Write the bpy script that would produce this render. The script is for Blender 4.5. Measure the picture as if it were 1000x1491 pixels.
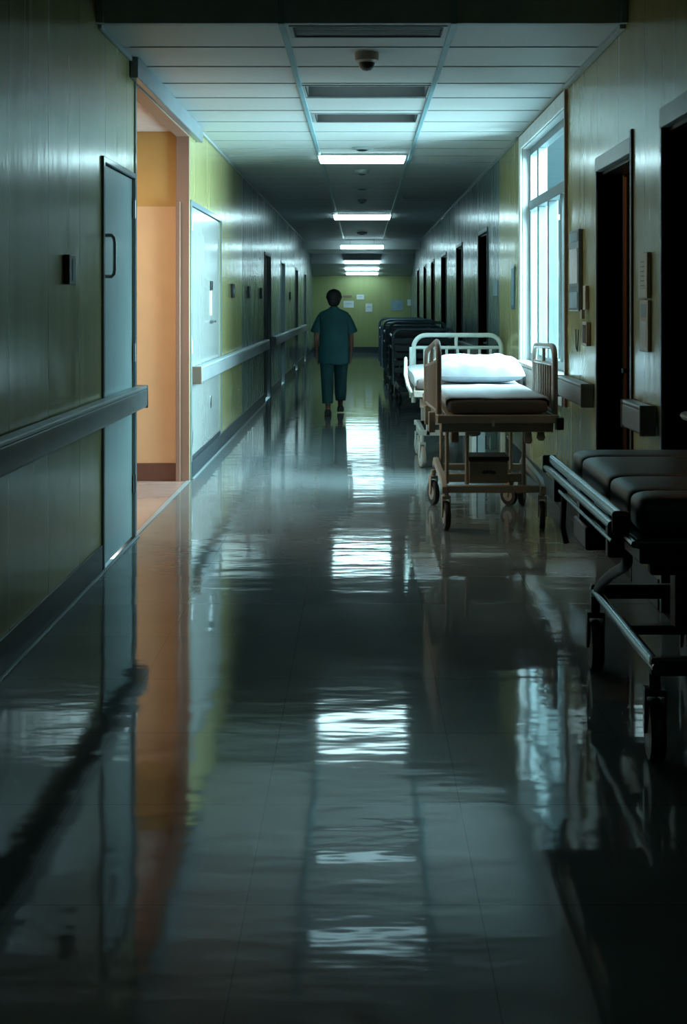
import bpy, bmesh, math, random
from mathutils import Vector, Matrix
random.seed(7)
PI = math.pi
SC = bpy.context.scene
COL = SC.collection
for o in list(bpy.data.objects):
    bpy.data.objects.remove(o)

# ------------------------------------------------------------------ camera
EYE = 1.55
cam_d = bpy.data.cameras.new('camera')
cam = bpy.data.objects.new('camera', cam_d)
COL.objects.link(cam)
cam.location = (0, 0, EYE)
cam.rotation_euler = (PI / 2, 0, 0)
cam_d.sensor_fit = 'VERTICAL'
cam_d.sensor_height = 36
cam_d.lens = 1700 / 1491 * 36
cam_d.shift_x = -27 / 1491
cam_d.shift_y = -305.5 / 1491
cam_d.clip_end = 200
SC.camera = cam

# ------------------------------------------------------------------ view, world, daylight
SC.view_settings.view_transform = 'Standard'
SC.view_settings.look = 'None'
SC.view_settings.gamma = 1
SC.view_settings.use_curve_mapping = False
SC.view_settings.exposure = 0.0
SC.cycles.max_bounces = 8
SC.cycles.diffuse_bounces = 5
SC.cycles.glossy_bounces = 4
SC.cycles.transparent_max_bounces = 8
SC.cycles.sample_clamp_indirect = 6
SC.cycles.caustics_reflective = False
SC.cycles.caustics_refractive = False

SKY_BASE = (0.20, 0.44, 0.52)       # pale overcast sky away from the sun
SKY_LOBE = (0.62, 0.92, 0.98)       # brighter sky around the hidden sun
SKY_LOBE_GAIN = 92.0
LOW_GLOW_GAIN = 78.0  # strength of the added glow below the horizon
LAMP_GAIN = 11.0                     # ceiling luminaires
LAMP_COL = (0.58, 0.93, 1.0)
WARM_POWER = 62.0                   # warm lamp of the side passage
world = bpy.data.worlds.new('sky')
SC.world = world
world.use_nodes = True
nt = world.node_tree
nt.nodes.clear()
w_out = nt.nodes.new('ShaderNodeOutputWorld')
w_bg = nt.nodes.new('ShaderNodeBackground')
w_tc = nt.nodes.new('ShaderNodeTexCoord')
w_dot = nt.nodes.new('ShaderNodeVectorMath'); w_dot.operation = 'DOT_PRODUCT'
ld = Vector((1.0, -0.48, 0.72)).normalized()
w_dot.inputs[1].default_value = ld
w_max = nt.nodes.new('ShaderNodeMath'); w_max.operation = 'MAXIMUM'; w_max.inputs[1].default_value = 0
w_pow = nt.nodes.new('ShaderNodeMath'); w_pow.operation = 'POWER'; w_pow.inputs[1].default_value = 3.4
w_mul = nt.nodes.new('ShaderNodeMath'); w_mul.operation = 'MULTIPLY'; w_mul.inputs[1].default_value = SKY_LOBE_GAIN
w_sc = nt.nodes.new('ShaderNodeVectorMath'); w_sc.operation = 'SCALE'; w_sc.inputs[0].default_value = SKY_LOBE
w_nz = nt.nodes.new('ShaderNodeTexNoise'); w_nz.inputs['Scale'].default_value = 9; w_nz.inputs['Detail'].default_value = 5
w_rmp = nt.nodes.new('ShaderNodeValToRGB')
w_rmp.color_ramp.elements[0].position = 0.35; w_rmp.color_ramp.elements[1].position = 0.65
w_rmp.color_ramp.elements[0].color = (*[c * 0.72 for c in SKY_BASE], 1)
w_rmp.color_ramp.elements[1].color = (*[c * 1.15 for c in SKY_BASE], 1)
w_add = nt.nodes.new('ShaderNodeVectorMath'); w_add.operation = 'ADD'
L = nt.links.new
L(w_tc.outputs['Generated'], w_dot.inputs[0]); L(w_tc.outputs['Generated'], w_nz.inputs['Vector'])
L(w_dot.outputs['Value'], w_max.inputs[0]); L(w_max.outputs[0], w_pow.inputs[0]); L(w_pow.outputs[0], w_mul.inputs[0])
L(w_mul.outputs[0], w_sc.inputs['Scale']); L(w_nz.outputs['Fac'], w_rmp.inputs['Fac'])
L(w_rmp.outputs['Color'], w_add.inputs[0]); L(w_sc.outputs[0], w_add.inputs[1])
# added glow below the horizon on the same side, to lift the ceiling
g_dot = nt.nodes.new('ShaderNodeVectorMath'); g_dot.operation = 'DOT_PRODUCT'
g_dot.inputs[1].default_value = Vector((1.0, -0.62, -0.24)).normalized()
g_max = nt.nodes.new('ShaderNodeMath'); g_max.operation = 'MAXIMUM'; g_max.inputs[1].default_value = 0
g_pow = nt.nodes.new('ShaderNodeMath'); g_pow.operation = 'POWER'; g_pow.inputs[1].default_value = 5.5
g_mul = nt.nodes.new('ShaderNodeMath'); g_mul.operation = 'MULTIPLY'; g_mul.inputs[1].default_value = LOW_GLOW_GAIN
g_sc = nt.nodes.new('ShaderNodeVectorMath'); g_sc.operation = 'SCALE'; g_sc.inputs[0].default_value = SKY_LOBE
g_add = nt.nodes.new('ShaderNodeVectorMath'); g_add.operation = 'ADD'
L(w_tc.outputs['Generated'], g_dot.inputs[0]); L(g_dot.outputs['Value'], g_max.inputs[0]); L(g_max.outputs[0], g_pow.inputs[0]); L(g_pow.outputs[0], g_mul.inputs[0])
L(g_mul.outputs[0], g_sc.inputs['Scale']); L(w_add.outputs[0], g_add.inputs[0]); L(g_sc.outputs[0], g_add.inputs[1])
L(g_add.outputs[0], w_bg.inputs['Color']); L(w_bg.outputs[0], w_out.inputs['Surface'])

# ------------------------------------------------------------------ dimensions (metres)
XL, XR = -1.5, 1.5
ZC = EYE + 1.585            # ceiling
YFACE = 6.64                # where the near, higher ceiling ends
ZHI = 3.75
YEND = 36.0
OP0, OP1 = 7.73, 10.13      # opening to the side passage
WIN = (8.56, 10.94, 0.98, 2.99)

# ------------------------------------------------------------------ materials
def newmat(name):
    m = bpy.data.materials.new(name); m.use_nodes = True
    return m, m.node_tree, m.node_tree.nodes['Principled BSDF']

def mat(name, col, rough=0.5, metal=0.0, var=0.10, vscale=6.0, bump=0.0, bscale=40.0, coat=0.0, stretch=(1, 1, 1), crough=0.1, spec=0.5):
    m, t, p = newmat(name)
    tc = t.nodes.new('ShaderNodeTexCoord'); mp = t.nodes.new('ShaderNodeMapping')
    mp.inputs['Scale'].default_value = stretch
    t.links.new(tc.outputs['Object'], mp.inputs['Vector'])
    nz = t.nodes.new('ShaderNodeTexNoise'); nz.inputs['Scale'].default_value = vscale; nz.inputs['Detail'].default_value = 4
    t.links.new(mp.outputs[0], nz.inputs['Vector'])
    r = t.nodes.new('ShaderNodeValToRGB')
    r.color_ramp.elements[0].position = 0.3; r.color_ramp.elements[1].position = 0.7
    r.color_ramp.elements[0].color = (*[c * (1 - var) for c in col], 1)
    r.color_ramp.elements[1].color = (*[min(1, c * (1 + var)) for c in col], 1)
    t.links.new(nz.outputs['Fac'], r.inputs['Fac']); t.links.new(r.outputs['Color'], p.inputs['Base Color'])
    p.inputs['Roughness'].default_value = rough; p.inputs['Metallic'].default_value = metal
    p.inputs['Coat Weight'].default_value = coat; p.inputs['Coat Roughness'].default_value = crough
    p.inputs['Specular IOR Level'].default_value = spec
    if bump:
        n2 = t.nodes.new('ShaderNodeTexNoise'); n2.inputs['Scale'].default_value = bscale; n2.inputs['Detail'].default_value = 3
        t.links.new(mp.outputs[0], n2.inputs['Vector'])
        b = t.nodes.new('ShaderNodeBump'); b.inputs['Strength'].default_value = bump; b.inputs['Distance'].default_value = 0.01
        t.links.new(n2.outputs['Fac'], b.inputs['Height']); t.links.new(b.outputs[0], p.inputs['Normal'])
    return m

def line_mask(t, vec_socket, axis, period, width, offset=0.0):
    """1 on thin lines every `period` along an axis"""
    s = t.nodes.new('ShaderNodeSeparateXYZ'); t.links.new(vec_socket, s.inputs[0])
    a = t.nodes.new('ShaderNodeMath'); a.operation = 'ADD'; a.inputs[1].default_value = -offset + period * 1000
    t.links.new(s.outputs[axis], a.inputs[0])
    mo = t.nodes.new('ShaderNodeMath'); mo.operation = 'MODULO'; mo.inputs[1].default_value = period
    t.links.new(a.outputs[0], mo.inputs[0])
    lt = t.nodes.new('ShaderNodeMath'); lt.operation = 'LESS_THAN'; lt.inputs[1].default_value = width
    t.links.new(mo.outputs[0], lt.inputs[0])
    return lt.outputs[0]

def wall_mat(name, col, seam=0.62, rough=0.3, wave=(4.5, 4.5, 1.8), amp=0.45, crough=0.17, coat=0.5):
    m, t, p = newmat(name)
    tc = t.nodes.new('ShaderNodeTexCoord')
    mp = t.nodes.new('ShaderNodeMapping'); mp.inputs['Scale'].default_value = (6, 6, 0.35)
    t.links.new(tc.outputs['Object'], mp.inputs['Vector'])
    nz = t.nodes.new('ShaderNodeTexNoise'); nz.inputs['Scale'].default_value = 1.3; nz.inputs['Detail'].default_value = 5
    t.links.new(mp.outputs[0], nz.inputs['Vector'])
    r = t.nodes.new('ShaderNodeValToRGB')
    r.color_ramp.elements[0].position = 0.25; r.color_ramp.elements[1].position = 0.75
    r.color_ramp.elements[0].color = (*[c * 0.90 for c in col], 1)
    r.color_ramp.elements[1].color = (*[c * 1.06 for c in col], 1)
    t.links.new(nz.outputs['Fac'], r.inputs['Fac'])
    ln = line_mask(t, tc.outputs['Object'], 1, seam, 0.006)
    mx = t.nodes.new('ShaderNodeMix'); mx.data_type = 'RGBA'
    mx.inputs[7].default_value = (*[c * 0.35 for c in col], 1)
    t.links.new(ln, mx.inputs[0]); t.links.new(r.outputs['Color'], mx.inputs[6])
    t.links.new(mx.outputs[2], p.inputs['Base Color'])
    mr = t.nodes.new('ShaderNodeMapRange'); mr.inputs[3].default_value = rough - 0.05; mr.inputs[4].default_value = rough + 0.08
    t.links.new(nz.outputs['Fac'], mr.inputs[0]); t.links.new(mr.outputs[0], p.inputs['Roughness'])
    # painted panels are slightly wavy, mostly from side to side
    mp2 = t.nodes.new('ShaderNodeMapping'); mp2.inputs['Scale'].default_value = wave
    t.links.new(tc.outputs['Object'], mp2.inputs['Vector'])
    n2 = t.nodes.new('ShaderNodeTexNoise'); n2.inputs['Scale'].default_value = 1.0; n2.inputs['Detail'].default_value = 3
    t.links.new(mp2.outputs[0], n2.inputs['Vector'])
    b = t.nodes.new('ShaderNodeBump'); b.inputs['Strength'].default_value = amp; b.inputs['Distance'].default_value = 0.010
    t.links.new(n2.outputs['Fac'], b.inputs['Height']); t.links.new(b.outputs[0], p.inputs['Normal'])
    p.inputs['Specular IOR Level'].default_value = 0.6
    p.inputs['Coat Weight'].default_value = coat; p.inputs['Coat Roughness'].default_value = crough
    t.links.new(b.outputs[0], p.inputs['Coat Normal'])
    return m

def floor_mat(name, col, tile=0.6, line=0.7):
    m, t, p = newmat(name)
    tc = t.nodes.new('ShaderNodeTexCoord')
    nz = t.nodes.new('ShaderNodeTexNoise'); nz.inputs['Scale'].default_value = 1.6; nz.inputs['Detail'].default_value = 6
    t.links.new(tc.outputs['Object'], nz.inputs['Vector'])
    r = t.nodes.new('ShaderNodeValToRGB')
    r.color_ramp.elements[0].position = 0.3; r.color_ramp.elements[1].position = 0.7
    r.color_ramp.elements[0].color = (*[c * 0.85 for c in col], 1)
    r.color_ramp.elements[1].color = (*[c * 1.12 for c in col], 1)
    t.links.new(nz.outputs['Fac'], r.inputs['Fac'])
    l1 = line_mask(t, tc.outputs['Object'], 0, tile, 0.004, 0.3)
    l2 = line_mask(t, tc.outputs['Object'], 1, tile, 0.005)
    mxm = t.nodes.new('ShaderNodeMath'); mxm.operation = 'MAXIMUM'
    t.links.new(l1, mxm.inputs[0]); t.links.new(l2, mxm.inputs[1])
    mx = t.nodes.new('ShaderNodeMix'); mx.data_type = 'RGBA'
    mx.inputs[7].default_value = (*[c * line for c in col], 1)
    t.links.new(mxm.outputs[0], mx.inputs[0]); t.links.new(r.outputs['Color'], mx.inputs[6])
    t.links.new(mx.outputs[2], p.inputs['Base Color'])
    mr = t.nodes.new('ShaderNodeMapRange'); mr.inputs[3].default_value = 0.03; mr.inputs[4].default_value = 0.10
    t.links.new(nz.outputs['Fac'], mr.inputs[0]); t.links.new(mr.outputs[0], p.inputs['Roughness'])
    # buffed vinyl: slow ripples running across the corridor plus fine ones
    mp = t.nodes.new('ShaderNodeMapping'); mp.inputs['Scale'].default_value = (1.2, 4.0, 1)
    t.links.new(tc.outputs['Object'], mp.inputs['Vector'])
    n1 = t.nodes.new('ShaderNodeTexNoise'); n1.inputs['Scale'].default_value = 1.2; n1.inputs['Detail'].default_value = 3
    t.links.new(mp.outputs[0], n1.inputs['Vector'])
    b = t.nodes.new('ShaderNodeBump'); b.inputs['Strength'].default_value = 0.35; b.inputs['Distance'].default_value = 0.008
    t.links.new(n1.outputs['Fac'], b.inputs['Height']); t.links.new(b.outputs[0], p.inputs['Normal'])
    p.inputs['Specular IOR Level'].default_value = 0.5
    return m

def ceil_mat(name, col):
    m, t, p = newmat(name)
    tc = t.nodes.new('ShaderNodeTexCoord')
    nz = t.nodes.new('ShaderNodeTexNoise'); nz.inputs['Scale'].default_value = 60; nz.inputs['Detail'].default_value = 4
    t.links.new(tc.outputs['Object'], nz.inputs['Vector'])
    r = t.nodes.new('ShaderNodeValToRGB')
    r.color_ramp.elements[0].color = (*[c * 0.9 for c in col], 1); r.color_ramp.elements[1].color = (*[min(1, c * 1.08) for c in col], 1)
    t.links.new(nz.outputs['Fac'], r.inputs['Fac'])
    l2 = line_mask(t, tc.outputs['Object'], 1, 0.598, 0.022, 6.65 % 0.598)
    mx = t.nodes.new('ShaderNodeMix'); mx.data_type = 'RGBA'
    mx.inputs[7].default_value = (*[c * 0.4 for c in col], 1)
    t.links.new(l2, mx.inputs[0]); t.links.new(r.outputs['Color'], mx.inputs[6])
    t.links.new(mx.outputs[2], p.inputs['Base Color'])
    p.inputs['Roughness'].default_value = 0.55
    b = t.nodes.new('ShaderNodeBump'); b.inputs['Strength'].default_value = 0.1; b.inputs['Distance'].default_value = 0.004
    t.links.new(nz.outputs['Fac'], b.inputs['Height']); t.links.new(b.outputs[0], p.inputs['Normal'])
    return m

def emis(name, col, s):
    m, t, p = newmat(name)
    p.inputs['Base Color'].default_value = (0.8, 0.8, 0.8, 1)
    p.inputs['Emission Color'].default_value = (*col, 1); p.inputs['Emission Strength'].default_value = s
    return m

def glass_mat(name, tint=(0.9, 0.97, 0.98)):
    m = bpy.data.materials.new(name); m.use_nodes = True
    t = m.node_tree; t.nodes.clear()
    o = t.nodes.new('ShaderNodeOutputMaterial'); tr = t.nodes.new('ShaderNodeBsdfTransparent'); gl = t.nodes.new('ShaderNodeBsdfGlossy')
    tr.inputs['Color'].default_value = (*tint, 1); gl.inputs['Roughness'].default_value = 0.03
    fr = t.nodes.new('ShaderNodeFresnel'); fr.inputs['IOR'].default_value = 1.2
    mx = t.nodes.new('ShaderNodeMixShader')
    ge = t.nodes.new('ShaderNodeNewGeometry'); iv = t.nodes.new('ShaderNodeMath'); iv.operation = 'SUBTRACT'; iv.inputs[0].default_value = 1
    ml = t.nodes.new('ShaderNodeMath'); ml.operation = 'MULTIPLY'
    t.links.new(ge.outputs['Backfacing'], iv.inputs[1]); t.links.new(iv.outputs[0], ml.inputs[0]); t.links.new(fr.outputs[0], ml.inputs[1])
    t.links.new(ml.outputs[0], mx.inputs[0]); t.links.new(tr.outputs[0], mx.inputs[1]); t.links.new(gl.outputs[0], mx.inputs[2])
    t.links.new(mx.outputs[0], o.inputs['Surface'])
    return m

M = {}
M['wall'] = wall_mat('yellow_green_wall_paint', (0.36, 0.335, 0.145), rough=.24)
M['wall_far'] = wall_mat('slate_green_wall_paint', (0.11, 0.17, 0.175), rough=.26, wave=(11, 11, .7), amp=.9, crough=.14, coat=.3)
M['endwall'] = wall_mat('end_wall_paint', (0.33, 0.37, 0.15), 5.0, 0.5, coat=.1)
M['floor'] = floor_mat('polished_vinyl_floor', (0.145, 0.17, 0.175))
M['floor_side'] = floor_mat('pink_vinyl_floor', (0.36, 0.25, 0.22), 0.3, 0.85)
M['ceil'] = ceil_mat('ceiling_tile', (0.46, 0.48, 0.48))
M['ceil_dark'] = mat('dark_bulkhead_paint', (0.36, 0.42, 0.44), 0.6)
M['side_ceil'] = mat('side_ceiling_paint', (0.60, 0.50, 0.48), 0.7)
M['peach'] = mat('peach_wall_paint', (0.62, 0.42, 0.25), 0.6, var=0.03)
M['ochre'] = mat('ochre_wall_upper', (0.46, 0.28, 0.09), 0.6, var=0.03)
M['brown_jamb'] = mat('brown_jamb_paint', (0.27, 0.16, 0.12), 0.45, var=0.05)
M['brown_base'] = mat('brown_skirting', (0.12, 0.055, 0.04), 0.4)
M['base'] = mat('dark_vinyl_skirting', (0.035, 0.045, 0.055), 0.35)
M['base_edge'] = mat('grey_floor_bead', (0.25, 0.30, 0.32), 0.3)
M['rail'] = mat('grey_vinyl_handrail', (0.19, 0.21, 0.22), 0.42, bump=0.05)
M['rail_lip'] = mat('pale_handrail_cap', (0.30, 0.38, 0.42), 0.35)
M['rail_tan'] = mat('tan_rail_end', (0.22, 0.15, 0.11), 0.5)
M['door_blue'] = mat('pale_blue_door_laminate', (0.42, 0.58, 0.62), 0.35, var=0.05, coat=0.3, stretch=(1, 1, 0.2))
M['door_white'] = mat('white_door_laminate', (0.33, 0.35, 0.345), 0.25, var=0.04, coat=0.5, stretch=(1, 1, 0.2))
M['door_frame'] = mat('grey_steel_door_frame', (0.16, 0.20, 0.23), 0.35, coat=0.3)
M['door_dark'] = mat('dark_brown_door', (0.030, 0.018, 0.016), 0.4)
M['door_black'] = mat('black_door_frame', (0.012, 0.011, 0.013), 0.4)
M['door_orange'] = mat('orange_brown_door_wood', (0.50, 0.22, 0.09), 0.4, var=0.15, vscale=4, stretch=(1, 1, 0.15))
M['steel'] = mat('brushed_steel', (0.40, 0.42, 0.43), 0.3, 1.0, stretch=(1, 1, 0.1))
M['black'] = mat('black_plastic', (0.012, 0.013, 0.015), 0.4)
M['win_frame'] = mat('white_window_frame', (0.58, 0.62, 0.63), 0.4)
M['win_bar'] = mat('grey_aluminium_window_bar', (0.13, 0.17, 0.18), 0.4)
M['glass'] = glass_mat('window_glass')
M['track'] = mat('teal_ceiling_rail', (0.20, 0.34, 0.38), 0.35)
M['bezel'] = mat('grey_ceiling_bezel', (0.28, 0.33, 0.34), 0.4)
M['baffle'] = mat('dark_lamp_baffle', (0.020, 0.018, 0.016), 0.7)
M['lamp'] = emis('lamp_diffuser', LAMP_COL, LAMP_GAIN)
M['lamp_fill'] = emis('added_fill_diffuser', LAMP_COL, 2.4)  # diffuser of the unseen fill light behind the viewer
M['lamp_rec'] = emis('recessed_lamp_panel', (0.5, 0.88, 1.0), 4.0)
M['void'] = mat('room_shade_paint', (0.015, 0.015, 0.017), 0.8)  # near-black colour puts the room's darkness into its surfaces
M['paper'] = mat('white_paper', (0.62, 0.68, 0.70), 0.7)
M['paper_blue'] = mat('blue_grey_notice', (0.25, 0.36, 0.42), 0.6)
M['sign_blue'] = mat('blue_sign_plate', (0.04, 0.12, 0.17), 0.3)
M['mark'] = mat('printed_marks', (0.08, 0.12, 0.15), 0.5)
M['plate'] = mat('cream_switch_plate', (0.45, 0.40, 0.33), 0.4)
M['taupe'] = mat('taupe_bed_frame', (0.42, 0.37, 0.29), 0.42, var=0.05, coat=0.2)
M['taupe_dk'] = mat('taupe_bed_rail', (0.33, 0.29, 0.25), 0.4, var=0.05, coat=0.2)
M['bedwhite'] = mat('white_enamel_bed_tube', (0.60, 0.70, 0.68), 0.3, var=0.03, coat=0.4)
M['linen'] = mat('white_linen', (0.46, 0.49, 0.53), 0.85, var=0.03, bump=0.25, bscale=14)
M['matt'] = mat('brown_grey_mattress', (0.17, 0.145, 0.135), 0.5, bump=0.1)
M['rubber'] = mat('black_rubber', (0.012, 0.012, 0.014), 0.5)
M['hubgrey'] = mat('grey_wheel_hub', (0.42, 0.41, 0.38), 0.4)
M['vinyl'] = mat('dark_green_grey_vinyl', (0.014, 0.030, 0.034), 0.42, var=0.15, bump=0.12, bscale=8)
M['chrome_dk'] = mat('dark_polished_tube', (0.13, 0.19, 0.22), 0.24, 0.9, var=.01)
M['steel_dk'] = mat('blackened_steel', (0.020, 0.026, 0.032), 0.35, 0.3)
M['darkbed'] = mat('dark_slate_bed_plastic', (0.025, 0.042, 0.052), 0.35, coat=0.3)
M['darkbed_hi'] = mat('slate_blue_tube', (0.08, 0.13, 0.16), 0.3, 0.4)
M['tabletop'] = mat('pale_grey_tabletop', (0.42, 0.42, 0.42), 0.5)
M['scrub'] = mat('teal_scrub_cotton', (0.010, 0.075, 0.090), 0.85, var=0.18, vscale=3, bump=0.2, bscale=12)
M['scrub_dk'] = mat('teal_scrub_trousers', (0.008, 0.060, 0.070), 0.85, var=0.2, vscale=3, bump=0.2, bscale=12)
M['skin'] = mat('brown_skin', (0.16, 0.065, 0.050), 0.55)
M['hair'] = mat('black_hair', (0.006, 0.006, 0.007), 0.6, bump=0.5, bscale=60, stretch=(3, 3, 0.6))
M['shoe'] = mat('dark_shoe', (0.02, 0.022, 0.025), 0.5)

# ------------------------------------------------------------------ mesh helpers
class MB:
    def __init__(s): s.b = bmesh.new()
    def box(s, x0, x1, y0, y1, z0, z1, mtx=None):
        vs = [s.b.verts.new((x, y, z)) for x in (x0, x1) for y in (y0, y1) for z in (z0, z1)]
        for f in ((0, 1, 3, 2), (4, 6, 7, 5), (0, 4, 5, 1), (2, 3, 7, 6), (0, 2, 6, 4), (1, 5, 7, 3)):
            s.b.faces.new([vs[i] for i in f])
        if mtx is not None:
            for v in vs: v.co = mtx @ v.co
        return s
    def loft(s, rings, cap=True):
        """rings: list of equally long point lists"""
        R = [[s.b.verts.new(p) for p in r] for r in rings]
        n = len(R[0])
        for a, c in zip(R, R[1:]):
            for i in range(n):
                s.b.faces.new((a[i], a[(i + 1) % n], c[(i + 1) % n], c[i]))
        if cap:
            s.b.faces.new(R[0][::-1]); s.b.faces.new(R[-1])
        return s
    def tube(s, pts, r, n=10, flat=1.0):
        pts = [Vector(p) for p in pts]
        rs = r if isinstance(r, (list, tuple)) else [r] * len(pts)
        rings = []
        up = None
        for i, p in enumerate(pts):
            d = (pts[min(i + 1, len(pts) - 1)] - pts[max(i - 1, 0)]).normalized()
            if up is None:
                up = Vector((0, 0, 1)) if abs(d.z) < 0.9 else Vector((0, 1, 0))
            a = (up - d * up.dot(d)).normalized(); up = a
            b = d.cross(a)
            rings.append([p + a * math.cos(t) * rs[i] + b * math.sin(t) * rs[i] * flat for t in (2 * PI * k / n for k in range(n))])
        return s.loft(rings)
    def lathe(s, prof, c, n=24, axis='z'):
        """prof [(r, h)]; axis direction"""
        rings = []
        for r, h in prof:
            ring = []
            for k in range(n):
                t = 2 * PI * k / n
                if axis == 'z': q = (r * math.cos(t), r * math.sin(t), h)
                elif axis == 'x': q = (h, r * math.cos(t), r * math.sin(t))
                else: q = (r * math.sin(t), h, r * math.cos(t))
                ring.append(Vector(c) + Vector(q))
            rings.append(ring)
        return s.loft(rings)
    def blob(s, c, r, seg=16, mtx=None):
        m = Matrix.Translation(c) @ Matrix.Diagonal((*r, 1))
        if mtx is not None: m = Matrix.Translation(c) @ mtx @ Matrix.Diagonal((*r, 1))
        bmesh.ops.create_uvsphere(s.b, u_segments=seg, v_segments=max(6, seg // 2), radius=1, matrix=m)
        return s
    def turn(s, ang, c, axis='Z'):
        bmesh.ops.rotate(s.b, verts=s.b.verts, cent=c, matrix=Matrix.Rotation(ang, 3, axis)); return s
    def build(s, name, m, parent=None, bevel=0.0, smooth=False, sub=0, seg=2):
        bmesh.ops.remove_doubles(s.b, verts=s.b.verts, dist=1e-6)
        bmesh.ops.recalc_face_normals(s.b, faces=s.b.faces)
        me = bpy.data.meshes.new(name); s.b.to_mesh(me); s.b.free()
        me.materials.append(m if not isinstance(m, str) else M[m])
        o = bpy.data.objects.new(name, me); COL.objects.link(o)
        if parent is not None:
            o.parent = parent
            o.matrix_parent_inverse = Matrix.Identity(4)
            o.location = -loc_of(parent)
        if bevel:
            bv = o.modifiers.new('bevel', 'BEVEL'); bv.width = bevel; bv.segments = seg; bv.limit_method = 'ANGLE'; bv.angle_limit = math.radians(35)
        if sub:
            sb = o.modifiers.new('sub', 'SUBSURF'); sb.levels = sub; sb.render_levels = sub
        if smooth or bevel or sub:
            for f in me.polygons: f.use_smooth = True
            if not sub:
                me.set_sharp_from_angle(angle=math.radians(40))
        return o

def loc_of(o):
    v = Vector(o.location)
    while o.parent is not None:
        o = o.parent; v = v + Vector(o.location)
    return v

def tag(o, label, cat, group=None, kind=None):
    if label: o['label'] = label
    if cat: o['category'] = cat
    if group: o['group'] = group
    if kind: o['kind'] = kind
    return o

def thing(name, label, cat, loc, group=None, kind=None):
    o = bpy.data.objects.new(name, None); COL.objects.link(o)
    o.empty_display_size = 0.1; o.location = loc
    return tag(o, label, cat, group, kind)

def struct(o, label=None, cat='structure'):
    o['kind'] = 'structure'
    if label: o['label'] = label; o['category'] = cat
    return o

def copy_tree(o, parent=None):
    c = o.copy(); COL.objects.link(c)
    if parent is not None: c.parent = parent; c.matrix_parent_inverse = o.matrix_parent_inverse.copy()
    for ch in list(o.children): copy_tree(ch, c)
    return c

def plate(name, axis, pos, thick, u, v, holes, m):
    """wall/ceiling slab with rectangular holes. axis 'x': plane x=pos..pos+thick, u=y, v=z ; axis 'z': u=x, v=y"""
    us = sorted(set([u[0], u[1]] + [c for h in holes for c in h[:2] if u[0] < c < u[1]]))
    vs = sorted(set([v[0], v[1]] + [c for h in holes for c in h[2:] if v[0] < c < v[1]]))
    nu, nv = len(us) - 1, len(vs) - 1
    def solid(i, j):
        if i < 0 or j < 0 or i >= nu or j >= nv: return False
        cu, cv = (us[i] + us[i + 1]) / 2, (vs[j] + vs[j + 1]) / 2
        return not any(h[0] < cu < h[1] and h[2] < cv < h[3] for h in holes)
    def P(a, b, d):
        if axis == 'x': return (pos + d, a, b)
        if axis == 'y': return (a, pos + d, b)
        return (a, b, pos + d)
    mb = MB(); b = mb.b
    for i in range(nu):
        for j in range(nv):
            if not solid(i, j): continue
            a0, a1, b0, b1 = us[i], us[i + 1], vs[j], vs[j + 1]
            for d in (0, thick):
                b.faces.new([b.verts.new(P(*q, d)) for q in ((a0, b0), (a1, b0), (a1, b1), (a0, b1))])
            for di, dj, q0, q1 in ((-1, 0, (a0, b0), (a0, b1)), (1, 0, (a1, b0), (a1, b1)), (0, -1, (a0, b0), (a1, b0)), (0, 1, (a0, b1), (a1, b1))):
                if not solid(i + di, j + dj):
                    b.faces.new([b.verts.new(P(*q0, 0)), b.verts.new(P(*q1, 0)), b.verts.new(P(*q1, thick)), b.verts.new(P(*q0, thick))])
    return mb.build(name, m)

# ------------------------------------------------------------------ daylight guidance at the window opening
pd = bpy.data.lights.new('window_daylight', 'AREA'); pd.shape = 'RECTANGLE'
pd.size = WIN[1] - WIN[0]; pd.size_y = WIN[3] - WIN[2]
pd.cycles.is_portal = True
po = bpy.data.objects.new('window_daylight', pd); COL.objects.link(po)
po.location = (XR + 0.3, (WIN[0] + WIN[1]) / 2, (WIN[2] + WIN[3]) / 2)
po.rotation_euler = (PI / 2, 0, PI / 2)

# ------------------------------------------------------------------ the shell
T = 0.16
rdoors = [(4.55, 5.82, 2.47), (6.50, 7.44, 2.42)]                       # open doorways on the right
rfar = [(13.95, 15.0), (17.5, 18.45), (20.8, 22.0), (24.2, 25.2), (27.3, 28.3), (30.6, 31.6)]
lfar = [(18.0, 19.1), (21.6, 22.6), (26.2, 27.2), (30.2, 31.2)]
ld1 = (6.76, 7.66, 2.36)                                                # left doors (leaf in a shallow recess)
ld2 = (10.24, 12.36, 2.40)
b = MB(); b.box(-1.5, 1.5, -4, YEND + .2, -0.1, 0)
struct(b.build('floor', 'floor'))
b = MB(); b.box(-5.5, -1.502, 7.5, 10.4, -0.1, 0)
struct(b.build('floor_side_passage', 'floor_side'))
b = MB(); b.box(1.502, 4.2, 3.8, 8.5, -0.1, 0)
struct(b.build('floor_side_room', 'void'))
slots = [(-0.40, 0.47, 6.70, 6.96), (-0.42, 0.49, 8.53, 8.98), (-0.40, 0.47, 9.80, 10.25)]
struct(plate('ceiling', 'z', ZC, 0.02, (XL - T, XR + T), (YFACE, 30.0), slots, M['ceil']))
YL, YR = 14.6, 12.75
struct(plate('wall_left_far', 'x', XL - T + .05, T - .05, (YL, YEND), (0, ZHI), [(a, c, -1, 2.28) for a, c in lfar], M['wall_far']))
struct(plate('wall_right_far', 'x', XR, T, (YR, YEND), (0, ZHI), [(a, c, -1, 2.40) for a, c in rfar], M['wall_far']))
struct(plate('wall_left', 'x', XL - T + .05, T - .05, (-4, YL), (0, ZHI),
             [(OP0, OP1, -1, 3.0), (ld1[0], ld1[1], -1, ld1[2]), (ld2[0], ld2[1], -1, ld2[2])], M['wall']))
struct(plate('wall_right', 'x', XR, T, (-4, YR), (0, ZHI),
             [(a, c, -1, h) for a, c, h in rdoors] + [(WIN[0], WIN[1], WIN[2], WIN[3])], M['wall']))
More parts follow.
